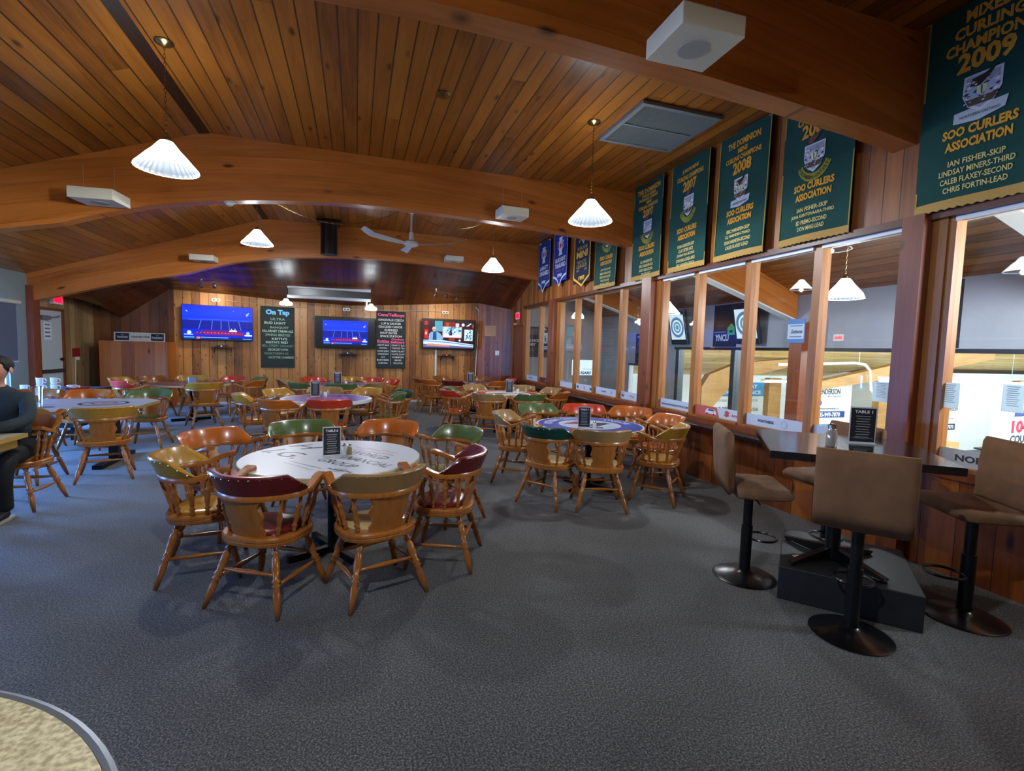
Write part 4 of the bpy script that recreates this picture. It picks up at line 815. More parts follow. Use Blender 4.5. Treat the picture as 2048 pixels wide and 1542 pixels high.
pennant(9.05, w, 2.82, 1.22, '131d33', 'd8a02e', [E_line([(.2, .86), (.26, .96), (.36, 1.0), (.44, .9), (.56, .86)], .02, 'cdb98a', 2), E_poly([(.28, .9), (.36, .99), (.45, .88), (.4, .8)], 'b9a06a', 2), E_txt('SILVER STONE', w/2, .74, .46, .07, '9a8a5c', 2, bold=.03), E_txt('MINI', w/2, .62, .5, .13, 'd8a83c', 3, bold=.03), E_txt('MINOR', w/2, .48, .42, .06, '8a7a5a', 2, bold=.02), E_txt('LEAGUE', w/2, .40, .46, .08, '9a8450', 2, bold=.03), E_rect(.12, .3, .24, .34, '6a6a70', 2), E_rect(.48, .3, .6, .34, '6a6a70', 2), E_txt('1997', w/2, .17, .28, .08, 'e0b030', 2, bold=.04)], 'black pennant with thick yellow border and pointed tip reading 1997', 'V')

# ================================================================== PENDANT LAMPS, CHAINS
SHADE = bpy.data.materials.new('prismatic_shade'); SHADE.use_nodes = True; b = SHADE.node_tree.nodes['Principled BSDF']; b.inputs['Base Color'].default_value = (.85, .88, .9, 1); b.inputs['Roughness'].default_value = .25; b.inputs['Emission Color'].default_value = (.88, .94, 1, 1); b.inputs['Emission Strength'].default_value = 9.0
SHADEIN = mat('shade_inside', '0c0f12', .6, emit='c8d8e8', es=.16, spec=.2)
BULB = mat('bulb_glow', 'ffffff', .5, emit='e8f2ff', es=8)
def chain_bm(bm, pts, link_l=.034):
    pts = [Vector(p) for p in pts]; acc = 0; k = 0
    for a, b in zip(pts, pts[1:]):
        d = b-a; L_ = d.length; n = max(1, int(L_/link_l)); q = d.to_track_quat('Z', 'Y')
        for i in range(n):
            c = a+d*((i+.5)/n); ang = PI/2*(k % 2)+.4; k += 1
            ring_ = [c+q @ (Matrix.Rotation(ang, 3, 'Z') @ Vector((.0085*math.cos(t), 0, .5*1.25*link_l*math.sin(t)))) for t in [2*PI*j/8 for j in range(8)]]
            tube(bm, ring_, .0023, 4, closed=True)
def canopy_bm(bm, z): lathe(bm, [(0, .072), (.2, .075), (.5, .06), (.7, .03), (1, .012)], (0, 0, z), (0, 0, z-.045), 20)
def pendant(x, y, zb, ztop, label, r=.24, hgt=.235, can=True, power=None, canz=None):
    t = tag(empty('pendant_lamp', T(x, y, zb)), label, 'lamp', 'white cone pendant lamps')
    bm = bmesh.new(); n = 60; prof = [(hgt, .045), (hgt-.02, .062), (hgt-.07, .10), (hgt*.5, .145), (hgt*.25, .195), (.02, r-.01), (0, r)]
    def ringv(z, rr, ins): return [bm.verts.new(((rr-ins+(.004 if i % 2 else -.004))*math.cos(2*PI*i/n), (rr-ins+(.004 if i % 2 else -.004))*math.sin(2*PI*i/n), z)) for i in range(n)]
    O = [ringv(z*1.0, rr*r/.24, 0) for z, rr in prof]; I = [ringv(z+.004, rr*r/.24, .006) for z, rr in prof]
    for S in (O, I):
        for a, b in zip(S, S[1:]):
            for i in range(n): bm.faces.new((a[i], a[(i+1) % n], b[(i+1) % n], b[i])).material_index = 0 if S is O else 1
    for i in range(n): bm.faces.new((O[-1][i], O[-1][(i+1) % n], I[-1][(i+1) % n], I[-1][i]))
    bm.faces.new(O[0])
    SO = link('lamp_shade', bm, [SHADE, SHADEIN], t)
    bm = bmesh.new(); lathe(bm, [(0, .012), (.3, .035), (1, .04)], (0, 0, hgt+.05), (0, 0, hgt-.03), 14); link('socket', bm, BRASS, t, True)
    bm = bmesh.new(); bmesh.ops.create_uvsphere(bm, u_segments=12, v_segments=8, radius=.038, matrix=Matrix.Translation((0, 0, hgt*.45))); link('bulb', bm, BULB, t, True)
    H = ztop-zb
    bm = bmesh.new(); chain_bm(bm, [(0, 0, hgt+.05), (0, 0, H-.03)]); link('chain', bm, BRASS, t)
    if can: bm = bmesh.new(); canopy_bm(bm, H); link('canopy', bm, BRASS, t, True)
    else: bm = bmesh.new(); tube(bm, [(0, 0, H), (0, 0, H-.02), (.012, 0, H-.03), (0, 0, H-.042)], .003, 5); link('hook', bm, BRASS, t)
    l = bpy.data.lights.new('pendant_light', 'POINT'); l.energy = LAMP_P if power is None else power; l.color = LAMP_C; l.shadow_soft_size = .035
    lo = bpy.data.objects.new('pendant_light', l); COL.objects.link(lo); lo.parent = t; lo.location = (0, 0, -.01)
    return t
pendant(-1.57, 5.09, 3.05, 4.11, 'glowing white cone pendant lamp at the upper left, below the ridge board')
pendant(2.49, 5.09, 3.03, 4.11, 'glowing white cone pendant lamp in front of the middle beam, beside the banners')
pendant(-1.57, 9.2, 3.20, 4.11, 'white cone pendant lamp left of the black cylinder, in front of the far beam', can=False)
pendant(2.49, 9.2, 3.07, 4.11, 'white cone pendant lamp right of the ceiling fan, before the pennants', can=False, r=.225)
pendant(-.35, 1.0, 3.05, 4.11, 'white cone pendant lamp above the viewer', power=100); 
pendant(-1.62, 13.1, 2.50, 3.05, 'small white pendant lamp at the left end of the long heater', r=.18, hgt=.15, can=False, power=12)
pendant(0.36, 13.1, 2.48, 3.05, 'small white pendant lamp at the right end of the long heater', r=.18, hgt=.15, can=False, power=12)
pendant(5.5, 4.4, 2.29, roof_z(5.5), 'white pendant lamp in the gallery seen through the glass left of the thick post', power=50, r=.22)
pendant(5.5, 7.9, 2.32, roof_z(5.5), 'white pendant lamp in the gallery seen through the farther windows', power=55)
pendant(5.9, 12.6, 2.5, roof_z(5.9), 'small pendant lamp at the far end of the gallery', r=.2, power=8)
bm = bmesh.new(); canopy_bm(bm, 0); tag(link('ceiling_canopy', bm, BRASS, None, True, M=T(.82, 5.09, 4.11)), 'brass ceiling plate without a lamp between the first two pendants', 'ceiling plate')
for x1, sag, lab in ((-1.57, .42, 'brass chain swagging from the ceiling to the left far pendant'), (2.49, .30, 'brass chain swagging from the ceiling to the right far pendant')):
    pts = []
    for i in range(15):
        t = i/14; x = .86+(x1-.86)*t; pts.append((x, 9.2, 4.08-sag*4*t*(1-t)))
    bm = bmesh.new(); chain_bm(bm, pts, .04); tag(link('swag_chain', bm, BRASS), lab, 'chain')
bm = bmesh.new(); chain_bm(bm, [(.99, 9.3, 4.0), (1.03, 9.3, 3.85), (1.0, 9.3, 3.72), (1.05, 9.3, 3.62)], .035); tag(link('loose_chain', bm, BRASS), 'short loose chain end dangling right of the fan rod', 'chain')
# ---- ceiling fan
f = tag(empty('ceiling_fan', T(.98, 9.55, 3.5)), 'white three blade ceiling fan between the two far beams', 'ceiling fan')
bm = bmesh.new(); lathe(bm, [(0, .06), (.06, .06), (.1, .016), (.72, .016), (.74, .035), (.98, .045), (1, .045)], (0, 0, .61), (0, 0, .08), 16); link('down_rod', bm, WHITE, f, True)
bm = bmesh.new(); lathe(bm, [(0, .06), (.25, .13), (.7, .14), (1, .06)], (0, 0, .07), (0, 0, -.05), 24); link('motor', bm, WHITE, f, True)
for ang in (-146, -26, 94):
    bm = bmesh.new(); rows = []
    for i in range(11):
        t = i/10; x = .13+.93*t; w0 = .035+.03*math.sin(min(1, t*1.6)*PI*.5)*(1 if t < .92 else .6); z = -.0+.03*t*t+(.06*(t-.8)/.2 if t > .8 else 0); tw = .35
        rows.append([(x, -w0, z-tw*w0), (x, -w0*.3, z+.008-tw*w0*.3), (x, w0, z+tw*w0)])
    grid_surf(bm, rows); grid_surf(bm, [[(a, b, c-.008) for a, b, c in r] for r in rows]); o = link('blade', bm, WHITE, f, True, M=Matrix.Rotation(math.radians(ang), 4, 'Z'))
# ---- speakers
def speaker(M, w, d, h, label):
    s = tag(empty('ceiling_speaker', M), label, 'speaker', 'white box speakers hung on the beams')
    bm = bmesh.new(); box(bm, (-w/2, -d/2, 0), (w/2, d/2, h), bev=.006); link('cabinet', bm, mat('speaker_white', 'dcd9c4', .5), s)
    bm = bmesh.new(); cyl(bm, (0, 0), min(w, d)*.24, -.004, .0005, 28); link('grille', bm, mat('speaker_grille', 'a9aca4', .7), s)
    bm = bmesh.new()
    for x in (-w*.35, w*.35): tube(bm, [(x, 0, h), (x, 0, h+.28)], .0025, 5)
    link('hanging_wire', bm, STEEL, s)
speaker(T(1.83, 2.50, 3.32, -.02), .40, .36, .115, 'large white box speaker near the top right, closest to the viewer')
speaker(T(-2.77, 6.84, 3.10, -.10), .44, .36, .12, 'white box speaker on the left part of the middle beam')
speaker(T(2.10, 6.80, 3.44, .05), .40, .30, .12, 'white box speaker on the right part of the middle beam, near the fan')
speaker(T(-2.85, 11.15, 3.13, -.05), .42, .3, .11, 'white box speaker on the left part of the far beam')
speaker(T(2.10, 11.15, 3.52, 0), .40, .3, .11, 'white box speaker on the right part of the far beam')
# ---- smoke detector, black cylinder, vent
bm = bmesh.new(); lathe(bm, [(0, .07), (.3, .07), (.4, .045), (.8, .04), (1, .02)], (0, 0, 0), (0, 0, -.06), 20); tag(link('smoke_detector', bm, WHITE, None, True, M=T(-1.53, 7.12, arch_z(-1.53)+.012)), 'white round smoke detector under the middle beam', 'smoke detector')
c = tag(empty('exhaust_cylinder', T(-.54, 10.95, 3.42)), 'black vertical cylinder hanging in front of the far beam', 'cylinder')
bm = bmesh.new(); cyl(bm, (0, 0), .165, 0, .62, 28); link('body', bm, BLACKM, c, True)
bm = bmesh.new(); box(bm, (-.23, -.23, .62), (.23, .23, .655)); box(bm, (-.12, -.12, .655), (.12, .12, .69)); link('top_plate', bm, BLACKM, c)
v = tag(empty('ceiling_vent', T(2.72, 4.47, 4.07)), 'square metal air return grille in the ceiling near the banners', 'vent')
bm = bmesh.new()
for q in ((0, 0, .96, .05), (0, .90, .96, .95), (0, .05, .05, .90), (.91, .05, .96, .90), (.05, .46, .91, .485)): box(bm, (q[0], q[1], 0), (q[2], q[3], .035))
link('frame', bm, mat('vent_frame', '7f8b90', .5, metal=.3), v)
bm = bmesh.new()
for i in range(40): box(bm, (.055+i*.0214, .05, .006), (.060+i*.0214, .90, .022))
tag(link('louvre', bm, mat('vent_slats', '8a8f8c', .5, metal=.3), v), 'fine parallel grille slats'); sbox('filter', (.05, .05, .026), (.91, .90, .034), mat('filter', '4d5048', .9, noise=.5, nscale=5), v)

# ================================================================== BACK WALL: televisions, boards, heater
def stadium(w, h, br=0):
    X = lambda a: a*w; Y = lambda a: a*h
    e = [E_rect(0, 0, w, h, '0a22c8', 0), E_rect(0, Y(.62), w, h, '0b30e8', 1), E_rect(0, Y(.56), w, Y(.64), '1236d8', 1), E_rect(0, Y(.30), w, Y(.56), '0c1a86', 1)]
    for i in range(8): e.append(E_rect(0, Y(.62+i*.045), w, Y(.62+(i+1)*.045), ['1030d0', '0f32d8', '0e35e0', '0d36e6', '0d34ea', '0c32ea', '0b2ee6', '0a2ae0'][i], 2))
    for a in (.22, .40, .54, .66, .83): e += E_line([(X(a), Y(.30)), (X(a+(a-.54)*-.12), Y(.56))], w*.008, '5a78f0', 3)
    e += E_line([(X(.08), Y(.58)), (X(.3), Y(.595)), (X(.6), Y(.60)), (X(.95), Y(.585))], h*.012, '3f62f0', 3)
    e.append(E_poly([(X(.12), Y(.14)), (X(.9), Y(.14)), (X(.82), Y(.28)), (X(.3), Y(.28))], '5a1a6a', 3)); e.append(E_rect(X(.3), Y(.16), X(.86), Y(.22), '8c1f4a', 4))
    for i in range(12): e.append(E_circ(X(.2+i*.05), Y(.205), h*.011, 'f08ab0', 5, n=8))
    e += [E_circ(X(.09), Y(.2), h*.055, '9cd0ff', 4), E_circ(X(.09), Y(.2), h*.03, 'f4faff', 5), E_rect(X(.02), Y(.13), X(.14), Y(.15), 'bfe0ff', 5), E_rect(X(.88), Y(.13), X(.99), Y(.17), 'e8f4ff', 5), E_circ(X(.93), Y(.21), h*.05, '8ab8f8', 4), E_poly([(X(.65), Y(.25)), (X(.77), Y(.25)), (X(.76), Y(.30)), (X(.67), Y(.30))], 'e8f0ff', 5), E_circ(X(.69), Y(.33), h*.012, 'ffffff', 5, n=8), E_circ(X(.74), Y(.335), h*.012, 'ffffff', 5, n=8)]
    e += [E_rect(0, 0, w, Y(.08), '0b2f80', 5), E_rect(X(.02), Y(.045), X(.16), Y(.075), '4a9ae0', 6), E_rect(X(.19), Y(.02), X(.24), Y(.075), 'e0704a', 6), E_rect(X(.25), Y(.055), X(.64), Y(.07), 'a8c0e8', 6), E_rect(X(.66), Y(.02), X(.84), Y(.06), '20103a', 6), E_rect(X(.86), Y(.03), X(.98), Y(.045), '6ab0e8', 6)]
    e += E_line([(X(.05), Y(.84)), (X(.075), Y(.80))], h*.012, 'e0ecff', 4); e += E_line([(X(.90), Y(.77)), (X(.95), Y(.83))], h*.012, 'e0ecff', 4); e += E_line([(X(.91), Y(.74)), (X(.94), Y(.78))], h*.012, 'e0ecff', 4); e.append(E_circ(X(.72), Y(.87), h*.012, '60b8ff', 4, n=8))
    return e
def talkshow(w, h):
    X = lambda a: a*w; Y = lambda a: a*h; R = random.Random(3)
    e = [E_rect(0, 0, w, h, '2a1018', 0), E_rect(0, Y(.25), X(.12), h, '4a0c14', 1), E_rect(X(.02), Y(.32), X(.09), Y(.66), 'c02020', 2), E_rect(X(.02), Y(.82), X(.08), Y(.97), 'a02a2a', 2), E_txt('5', X(.05), Y(.52), X(.035), Y(.1), 'f0e8e8', 3), E_rect(X(.13), Y(.5), X(.2), Y(.97), '181c34', 2), E_rect(X(.22), Y(.6), X(.37), Y(.98), '4a90a8', 2), E_rect(X(.4), Y(.74), X(.62), Y(.97), '6e2410', 2), E_rect(X(.44), Y(.78), X(.5), Y(.93), 'a04a20', 3), E_rect(X(.63), Y(.78), X(.7), Y(.92), 'd0b8c0', 3), E_rect(X(.72), Y(.62), X(.99), Y(.74), '301014', 2)]
    e += [E_circ(X(.78), Y(.87), w*.03, 'e8f4ff', 3), E_poly([(X(.84), Y(.82)), (X(.93), Y(.94)), (X(.95), Y(.92)), (X(.88), Y(.82))], 'c0e0f8', 3), E_rect(X(.97), Y(.78), X(.99), Y(.9), 'd03020', 3)]
    e += [E_rect(X(.37), Y(.37), X(.76), Y(.79), 'c08090', 3), E_rect(X(.385), Y(.40), X(.745), Y(.77), '9cc8e8', 4), E_rect(X(.385), Y(.40), X(.745), Y(.50), 'f0dcd8', 5)]
    for i in range(60):
        x = X(.39+.34*R.random()); y = Y(.5+.26*R.random()); e.append(E_rect(x, y, x+w*.022, y+h*.04, ['1c3c70', '24406a', 'e8f4f8', '6a98c8'][i % 4], 5))
    e.append(E_poly([(X(.5), Y(.46)), (X(.57), Y(.46)), (X(.56), Y(.62)), (X(.535), Y(.68)), (X(.51), Y(.62))], '1a3060', 6))
    e += [E_rect(X(.81), Y(.28), X(.98), Y(.70), 'b8dcec', 4)]
    for i in range(26):
        x = X(.82+.14*R.random()); y = Y(.29+.38*R.random()); e.append(E_rect(x, y, x+w*.018, y+h*.045, ['1c3460', '3a5c90', '102040'][i % 3], 5))
    e += [E_rect(X(.5), Y(.27), X(.62), Y(.36), '8a2c14', 3), E_rect(X(.66), Y(.26), X(.78), Y(.31), '1a1c2c', 3), E_circ(X(.72), Y(.28), w*.02, 'c8dce8', 4)]
    e += [E_poly([(X(.10), Y(.26)), (X(.11), Y(.5)), (X(.16), Y(.58)), (X(.27), Y(.58)), (X(.33), Y(.52)), (X(.39), Y(.34)), (X(.37), Y(.26))], '6f9cc8', 6), E_poly([(X(.18), Y(.26)), (X(.19), Y(.57)), (X(.25), Y(.57)), (X(.26), Y(.26))], '24406a', 7), E_circ(X(.205), Y(.68), w*.037, 'e0a890', 7, ry=h*.085), E_rect(X(.17), Y(.64), X(.245), Y(.66), '303040', 8)]
    e += [E_poly([(0, 0), (w, 0), (w, Y(.14)), (X(.4), Y(.27)), (0, Y(.27))], 'b8d0e8', 8), E_poly([(0, 0), (w, 0), (w, Y(.05)), (0, Y(.12))], '5c5a90', 9), E_poly([(0, Y(.22)), (X(.5), Y(.18)), (w, Y(.08)), (w, Y(.11)), (X(.5), Y(.21)), (0, Y(.25))], '4a6ab8', 9), E_poly([(X(.05), Y(.06)), (X(.5), Y(.04)), (X(.55), Y(.1)), (X(.1), Y(.14))], 'c08070', 10)]
    return e
def tv(cx, y, z0, w, h, rz, label, img, border=.02, tilt=.06, screen=None, name='television', group='televisions on the timber back wall'):
    t = tag(empty(name, T(cx, y, z0, rz) @ Matrix.Rotation(tilt, 4, 'X')), label, 'television', group)
    bm = bmesh.new(); box(bm, (-w/2, 0, 0), (w/2, .05, h), bev=.008); link('casing', bm, BLACK, t)
    sw, sh = (screen or (w-2*border, h-2*border)); 
    sheet('screen', img(sw, sh), SCREEN, t, frame((-sw/2, -.001, (h-sh)/2), (1, 0, 0), (0, 0, 1)), eps=.0003)
    sbox('wall_bracket', (-.2, .05, h*.3), (.2, .195, h*.7), BLACKM, t); return t
RL = math.atan2(BW[1][1]-BW[0][1], BW[1][0]-BW[0][0])
tv(-3.22, 13.72, 1.60, 1.50, .84, RL, 'left wall television showing a blue lit stadium', stadium, border=.012)
tv(-.27, 14.0, 1.48, 1.54, .84, .03, 'middle wall television with black borders around a blue stadium picture', stadium, screen=(1.14, .64))
tv(2.53, 14.0, 1.53, 1.54, .86, -.02, 'right wall television showing a man at a desk', talkshow, border=.05)
def shelf(x, y, z, label, boxlab, rz=0, led='4a90ff'):
    s = tag(empty('wall_shelf', T(x, y, z, rz)), label, 'shelf', 'small black shelves under the televisions'); sbox('board', (-.25, -.2, 0), (.25, .0, .015), mat('shelf_dark', '2a1c14', .5), s)
    for a in (-.18, .18): sbox('bracket', (a-.01, -.18, -.12), (a+.01, 0, 0), BLACKM, s)
    b = tag(empty('set_top_box', T(x, y-.1, z+.0155, rz)), boxlab, 'set top box', 'black boxes on the small shelves'); sbox('case', (-.12, -.08, 0), (.12, .08, .04), BLACK, b); sbox('indicator', (-.03, -.082, .015), (.0, -.08, .028), mat('led_'+led, led, .5, emit=led, es=4), b)
shelf(-3.15, 13.85, 1.42, 'small shelf with cables below the left television', 'black box on the shelf below the left television', RL)
shelf(-.2, 14.19, 1.32, 'small shelf below the middle television', 'black box on the shelf below the middle television')
shelf(2.5, 14.17, 1.33, 'small shelf below the right television', 'black box with red light below the right television', led='ff3020')
def chalk(cx, y, z0, w, h, rz, els, label):
    t = tag(empty('chalkboard', T(cx, y, z0, rz)), label, 'chalkboard'); sbox('board', (-w/2, 0, 0), (w/2, .02, h), mat('chalk_black', '1d2726', .8, noise=.15, nscale=4), t)
    for e in els: sheet('chalk_line', [e], mat_c, t, frame((-w/2, -.001, 0), (1, 0, 0), (0, 0, 1)), eps=.0006)
mat_c = attr_mat('chalk_print', 0, .9)
w, h = .80, 1.58
CG = 'b4cdb8'
chalk(-1.94, 14.07, .93, w, h, RL, [E_txt('On Tap', .4, h-.16, .56, .17, '7cc4ea', 2, bold=.05)]+[E_txt(s, .4+dx, h-y, ww, .062, c, 2, bold=.015) for s, y, ww, dx, c in (('ULTRA', .32, .34, .0, '8fae8c'), ('BUD LIGHT', .42, .50, -.06, CG), ('BANQUET', .54, .44, .04, '8fae8c'), ('KILLARNEY CREAM ALE', .63, .72, 0, CG), ('SWING BRIDGE', .73, .58, 0, '8fae8c'), ('KEITH\'S', .83, .36, .04, CG), ('KEITH\'S RED', .92, .52, -.02, CG), ('MILL STREET ORGANIC', 1.01, .74, 0, '6c8a70'), ('GEORGETOWN', 1.11, .48, 0, 'a0b8a0'), ('NORTHERN 55', 1.21, .56, -.03, '6c8a70'), ('GOTTIE GAMBEE', 1.31, .60, .08, '8fae8c'))], 'black chalkboard headed on tap, between the left and middle televisions')
PK = 'f05a86'; WC = 'd8dcd8'
chalk(.93, 14.13, .96, w, h, 0, [E_txt('Cans/Tallboys', .4, h-.11, .72, .11, PK, 2, bold=.04)]+[E_txt(s, .4+dx, h-y, ww, .06, WC, 2, bold=.015) for s, y, ww, dx in (('KINGSVILLE CZECH', .24, .68, 0), ('LUP & SAUCER', .34, .54, 0), ('CRACKED CANOE', .43, .64, -.02), ('GUINNESS', .52, .36, 0), ('HAW EATER', .60, .46, -.06), ('SPACE STATION', .69, .58, 0))]+[E_txt('Bottles', .19, h-.83, .32, .08, PK, 2, bold=.04), E_txt('Coolers', .58, h-.77, .34, .06, PK, 2, bold=.04), E_txt('Seltzers', .58, h-.85, .38, .07, PK, 2, bold=.04), E_rect(.03, h-.885, .38, h-.88, WC, 2), E_rect(.395, h-1.5, .40, h-.9, WC, 2)]+[E_txt(s, .19, h-.94-i*.083, .32*k, .045, WC, 2, bold=.01) for i, (s, k) in enumerate((('LABATT BLUE', 1), ('CRYSTAL', .7), ('COORS LIGHT', 1), ('CANADIAN', .9), ('O.V.', .35), ('BUDWEISER', 1), ('CORONA', .8)))]+[E_txt(s, .6, h-.94-i*.083, .36*k, .045, WC, 2, bold=.01) for i, (s, k) in enumerate((('CRAFTY ELK', 1), ('TWISTED TEA', 1), ('BERRY BLAST', 1), ('WHITE CLAW', 1), ('SOMERSBY', .9), ('MIKES', .5), ('DILLONS', .7)))], 'black chalkboard headed cans and tallboys in pink, right of the middle television')
# heater unit
hh = tag(empty('heater_unit', T(-1.62, 13.25, 2.70)), 'long white wall heater with dark slot above the middle television', 'heater')
bm = bmesh.new(); box(bm, (0, 0, .24), (1.98, .2, .35), bev=.01); box(bm, (0, 0, 0), (1.98, .2, .07), bev=.01); box(bm, (.03, .06, .07), (1.95, .2, .24)); link('housing', bm, mat('heater_white', 'b9bdbd', .4), hh)
sbox('slot', (.02, .03, .075), (1.96, .058, .235), mat('heater_slot', '1c2126', .25), hh); sbox('bracket', (1.86, .05, -.14), (1.9, .09, 0), WHITE, hh)
# track lights
def track(pts, label, power, d=(0, 1, -.8)):
    t = tag(empty('track_light', T(*pts[0])), label, 'spotlight'); o = Vector(pts[0]); bm = bmesh.new(); tube(bm, [tuple(Vector(p)-o+Vector((0, 0, .07+.02*math.sin(i*2)))) for i, p in enumerate(pts)], .01, 8); link('rail', bm, CHROME, t, True)
    for p in pts:
        q = Vector(p)-o; bm = bmesh.new(); dv = Vector(d).normalized(); lathe(bm, [(0, .02), (.4, .035), (1, .045)], q-dv*.03, q+dv*.07, 12); s = link('spot_head', bm, CHROME, t, True)
        bm = bmesh.new(); lathe(bm, [(0, .04), (1, .036)], q+dv*.068, q+dv*.074, 12); link('spot_bulb', bm, mat('warm_bulb', 'ffffff', .5, emit='ffe6b8', es=30), s)
        l = bpy.data.lights.new('spot', 'SPOT'); l.energy = power; l.color = (1, .80, .52); l.spot_size = 1.9; l.spot_blend = .8; l.shadow_soft_size = .04
        lo = bpy.data.objects.new('spot', l); COL.objects.link(lo); lo.location = Vector(p)+dv*.09; lo.rotation_euler = dv.to_track_quat('-Z', 'Y').to_euler()
    bm = bmesh.new(); lathe(bm, [(0, .05), (1, .05)], (0, 0, .10), (0, 0, .13), 14); tube(bm, [(0, 0, .1), (0, 0, .05)], .006, 6); link('mount', bm, CHROME, t, True)
track([(1.95, 12.7, 2.95), (2.22, 12.7, 2.92), (2.5, 12.7, 2.87)], 'three spot track light above the right television', 17)
track([(-3.34, 12.8, 2.84), (-3.08, 12.8, 2.85)], 'two spot track light above the left television', 22)
# cabinet with club sign
cb = tag(empty('storage_cabinet', T(-5.42, 13.12, 0)), 'tall plain wooden two door cabinet in the far left corner', 'cabinet'); CW = 1.30
sbox('body', (0, .02, 0), (CW, .58, 1.52), CABW, cb)
for x in (0, CW/2+.004): sbox('door', (x+.004, 0, .03), (x+CW/2-.006, .019, 1.50), CABW, cb)
sg = tag(empty('club_sign', T(-5.17, 13.2, 1.521) @ Matrix.Rotation(-.08, 4, 'X')), 'long black and white tankard club sign standing on the cabinet', 'sign'); sbox('board', (0, 0, 0), (.98, .02, .2), mat('sign_white', 'c9c9bb', .6), sg)
sheet('print', [E_rect(.03, .02, .29, .18, '14161a'), E_rect(.71, .02, .96, .18, '14161a'), E_txt('THE', .16, .14, .05, .018, 'c8ccd0', 2), E_txt('TANKARD', .16, .09, .21, .045, 'c8ccd0', 2, bold=.03), E_txt('THE', .83, .14, .05, .018, 'c8ccd0', 2), E_txt('TANKARD', .83, .09, .21, .045, 'c8ccd0', 2, bold=.03), E_txt('TANKARD CLUB', .5, .1, .36, .04, '2a2c30', 2, bold=.04)], PRINT, sg, frame((0, -.001, 0), (1, 0, 0), (0, 0, 1)), eps=.0005)
# exit signs
def exit_sign(M, label, s=1.0, lamps=False):
    t = tag(empty('exit_sign', M), label, 'exit sign'); sbox('housing', (0, -.0, -.06), (.34*s, .2*s, 0), WHITE, t)
    sheet('lit_face', [E_rect(.02, .03, .34*s-.02, .2*s-.03, 'ff1030', 0), E_txt('EXIT', .17*s, .1*s, .22*s, .09*s, '7a0010', 1, bold=.04)], SIGNLIT, t, T(0, 0, .001))
    if lamps:
        bm = bmesh.new(); box(bm, (.02, -.16, -.06), (.24, -.04, -.01)); 
        for x in (.06, .2): lathe(bm, [(0, .02), (1, .04)], (x, -.12, -.01), (x, -.14, .05), 10)
        link('emergency_lamps', bm, WHITE, t)
exit_sign(frame((XL+.065, 12.03, 2.22), (0, 1, 0), (0, 0, 1)), 'red lit exit sign above the grey door at the left')
exit_sign(frame((XR-.002, 12.98, 2.40), (0, -1, 0), (0, 0, 1)), 'red lit exit sign with emergency lamps beside the far windows', lamps=True)
exit_sign(frame((XG-.002, 6.3, 1.88), (0, -1, 0), (0, 0, 1)), 'red exit sign on the grey gallery wall seen through glass', s=.55)
struct(sbox('trim_12', (XR-.02, 12.22, .0), (XR, 12.95, 2.22), POSTW)); struct(sbox('trim_13', (XR-.05, 12.2, 2.22), (XR, 13.0, 2.28), POSTW))
# fire alarm, notices, switches, conduits
a_ = tag(empty('fire_alarm', frame((XL+.002, 12.78, 1.16), (0, 1, 0), (0, 0, 1))), 'red fire alarm pull box on the left timber wall', 'fire alarm'); sbox('box', (0, 0, 0), (.2, .18, .05), mat('alarm_red', '8e1c20', .4), a_); sbox('bell', (.1, -.07, 0), (.2, 0, .04), WHITE, a_)
bm = bmesh.new(); tube(bm, [(.1, -.07, .01), (.07, -.5, .01), (.07, -1.15, .01)], .008, 6); link('conduit', bm, WHITE, a_, True)
an = (Vector((4.25, 13.3, 0))-Vector((3.42, 14.16, 0))).normalized(); 
def on_corner(t, z, off=.003): p = Vector((3.42, 14.16, z))+an*t; n = Vector((-an.y, an.x, 0))*-1; n = n if n.y < 0 else -n; return frame((p.x+n.x*off, p.y+n.y*off, z), (an.x, an.y, 0), (0, 0, 1))
n_ = tag(empty('paper_notice', on_corner(.26, 1.95)), 'tan paper notice pinned to the corner wall right of the televisions', 'notice'); bm = bmesh.new(); box(bm, (0, 0, 0), (.36, .30, .003)); link('paper', bm, mat('tan_paper', 'b08a66', .8), n_)
sheet('print', [E_rect(.04, .25-i*.035, .30, .258-i*.035, '8c5c44') for i in range(6)], PRINT, n_, T(0, 0, .0035))
sw = tag(empty('wall_switch', on_corner(.62, 1.40)), 'white wall switch plate on the corner wall below the tan notice', 'switch'); bm = bmesh.new(); box(bm, (0, 0, 0), (.13, .13, .01), bev=.002); link('plate', bm, WHITE, sw); sbox('toggle', (.055, .05, .01), (.075, .08, .02), WHITE, sw)
bm = bmesh.new(); tube(bm, [(2.2, 14.17, 1.52), (2.2, 14.17, .03)], .03, 8); tag(link('cable_conduit', bm, WHITE, None, True), 'thick white conduit running down below the right television', 'conduit')
bm = bmesh.new(); tube(bm, [(3.34, 14.15, 2.78), (3.42, 14.12, 2.70), (3.42, 14.12, 2.0), (3.38, 14.12, 1.2), (3.36, 14.12, .2)], .012, 6); tag(link('white_cable', bm, WHITE, None, True), 'thin white cable down the wall corner right of the right television', 'cable')
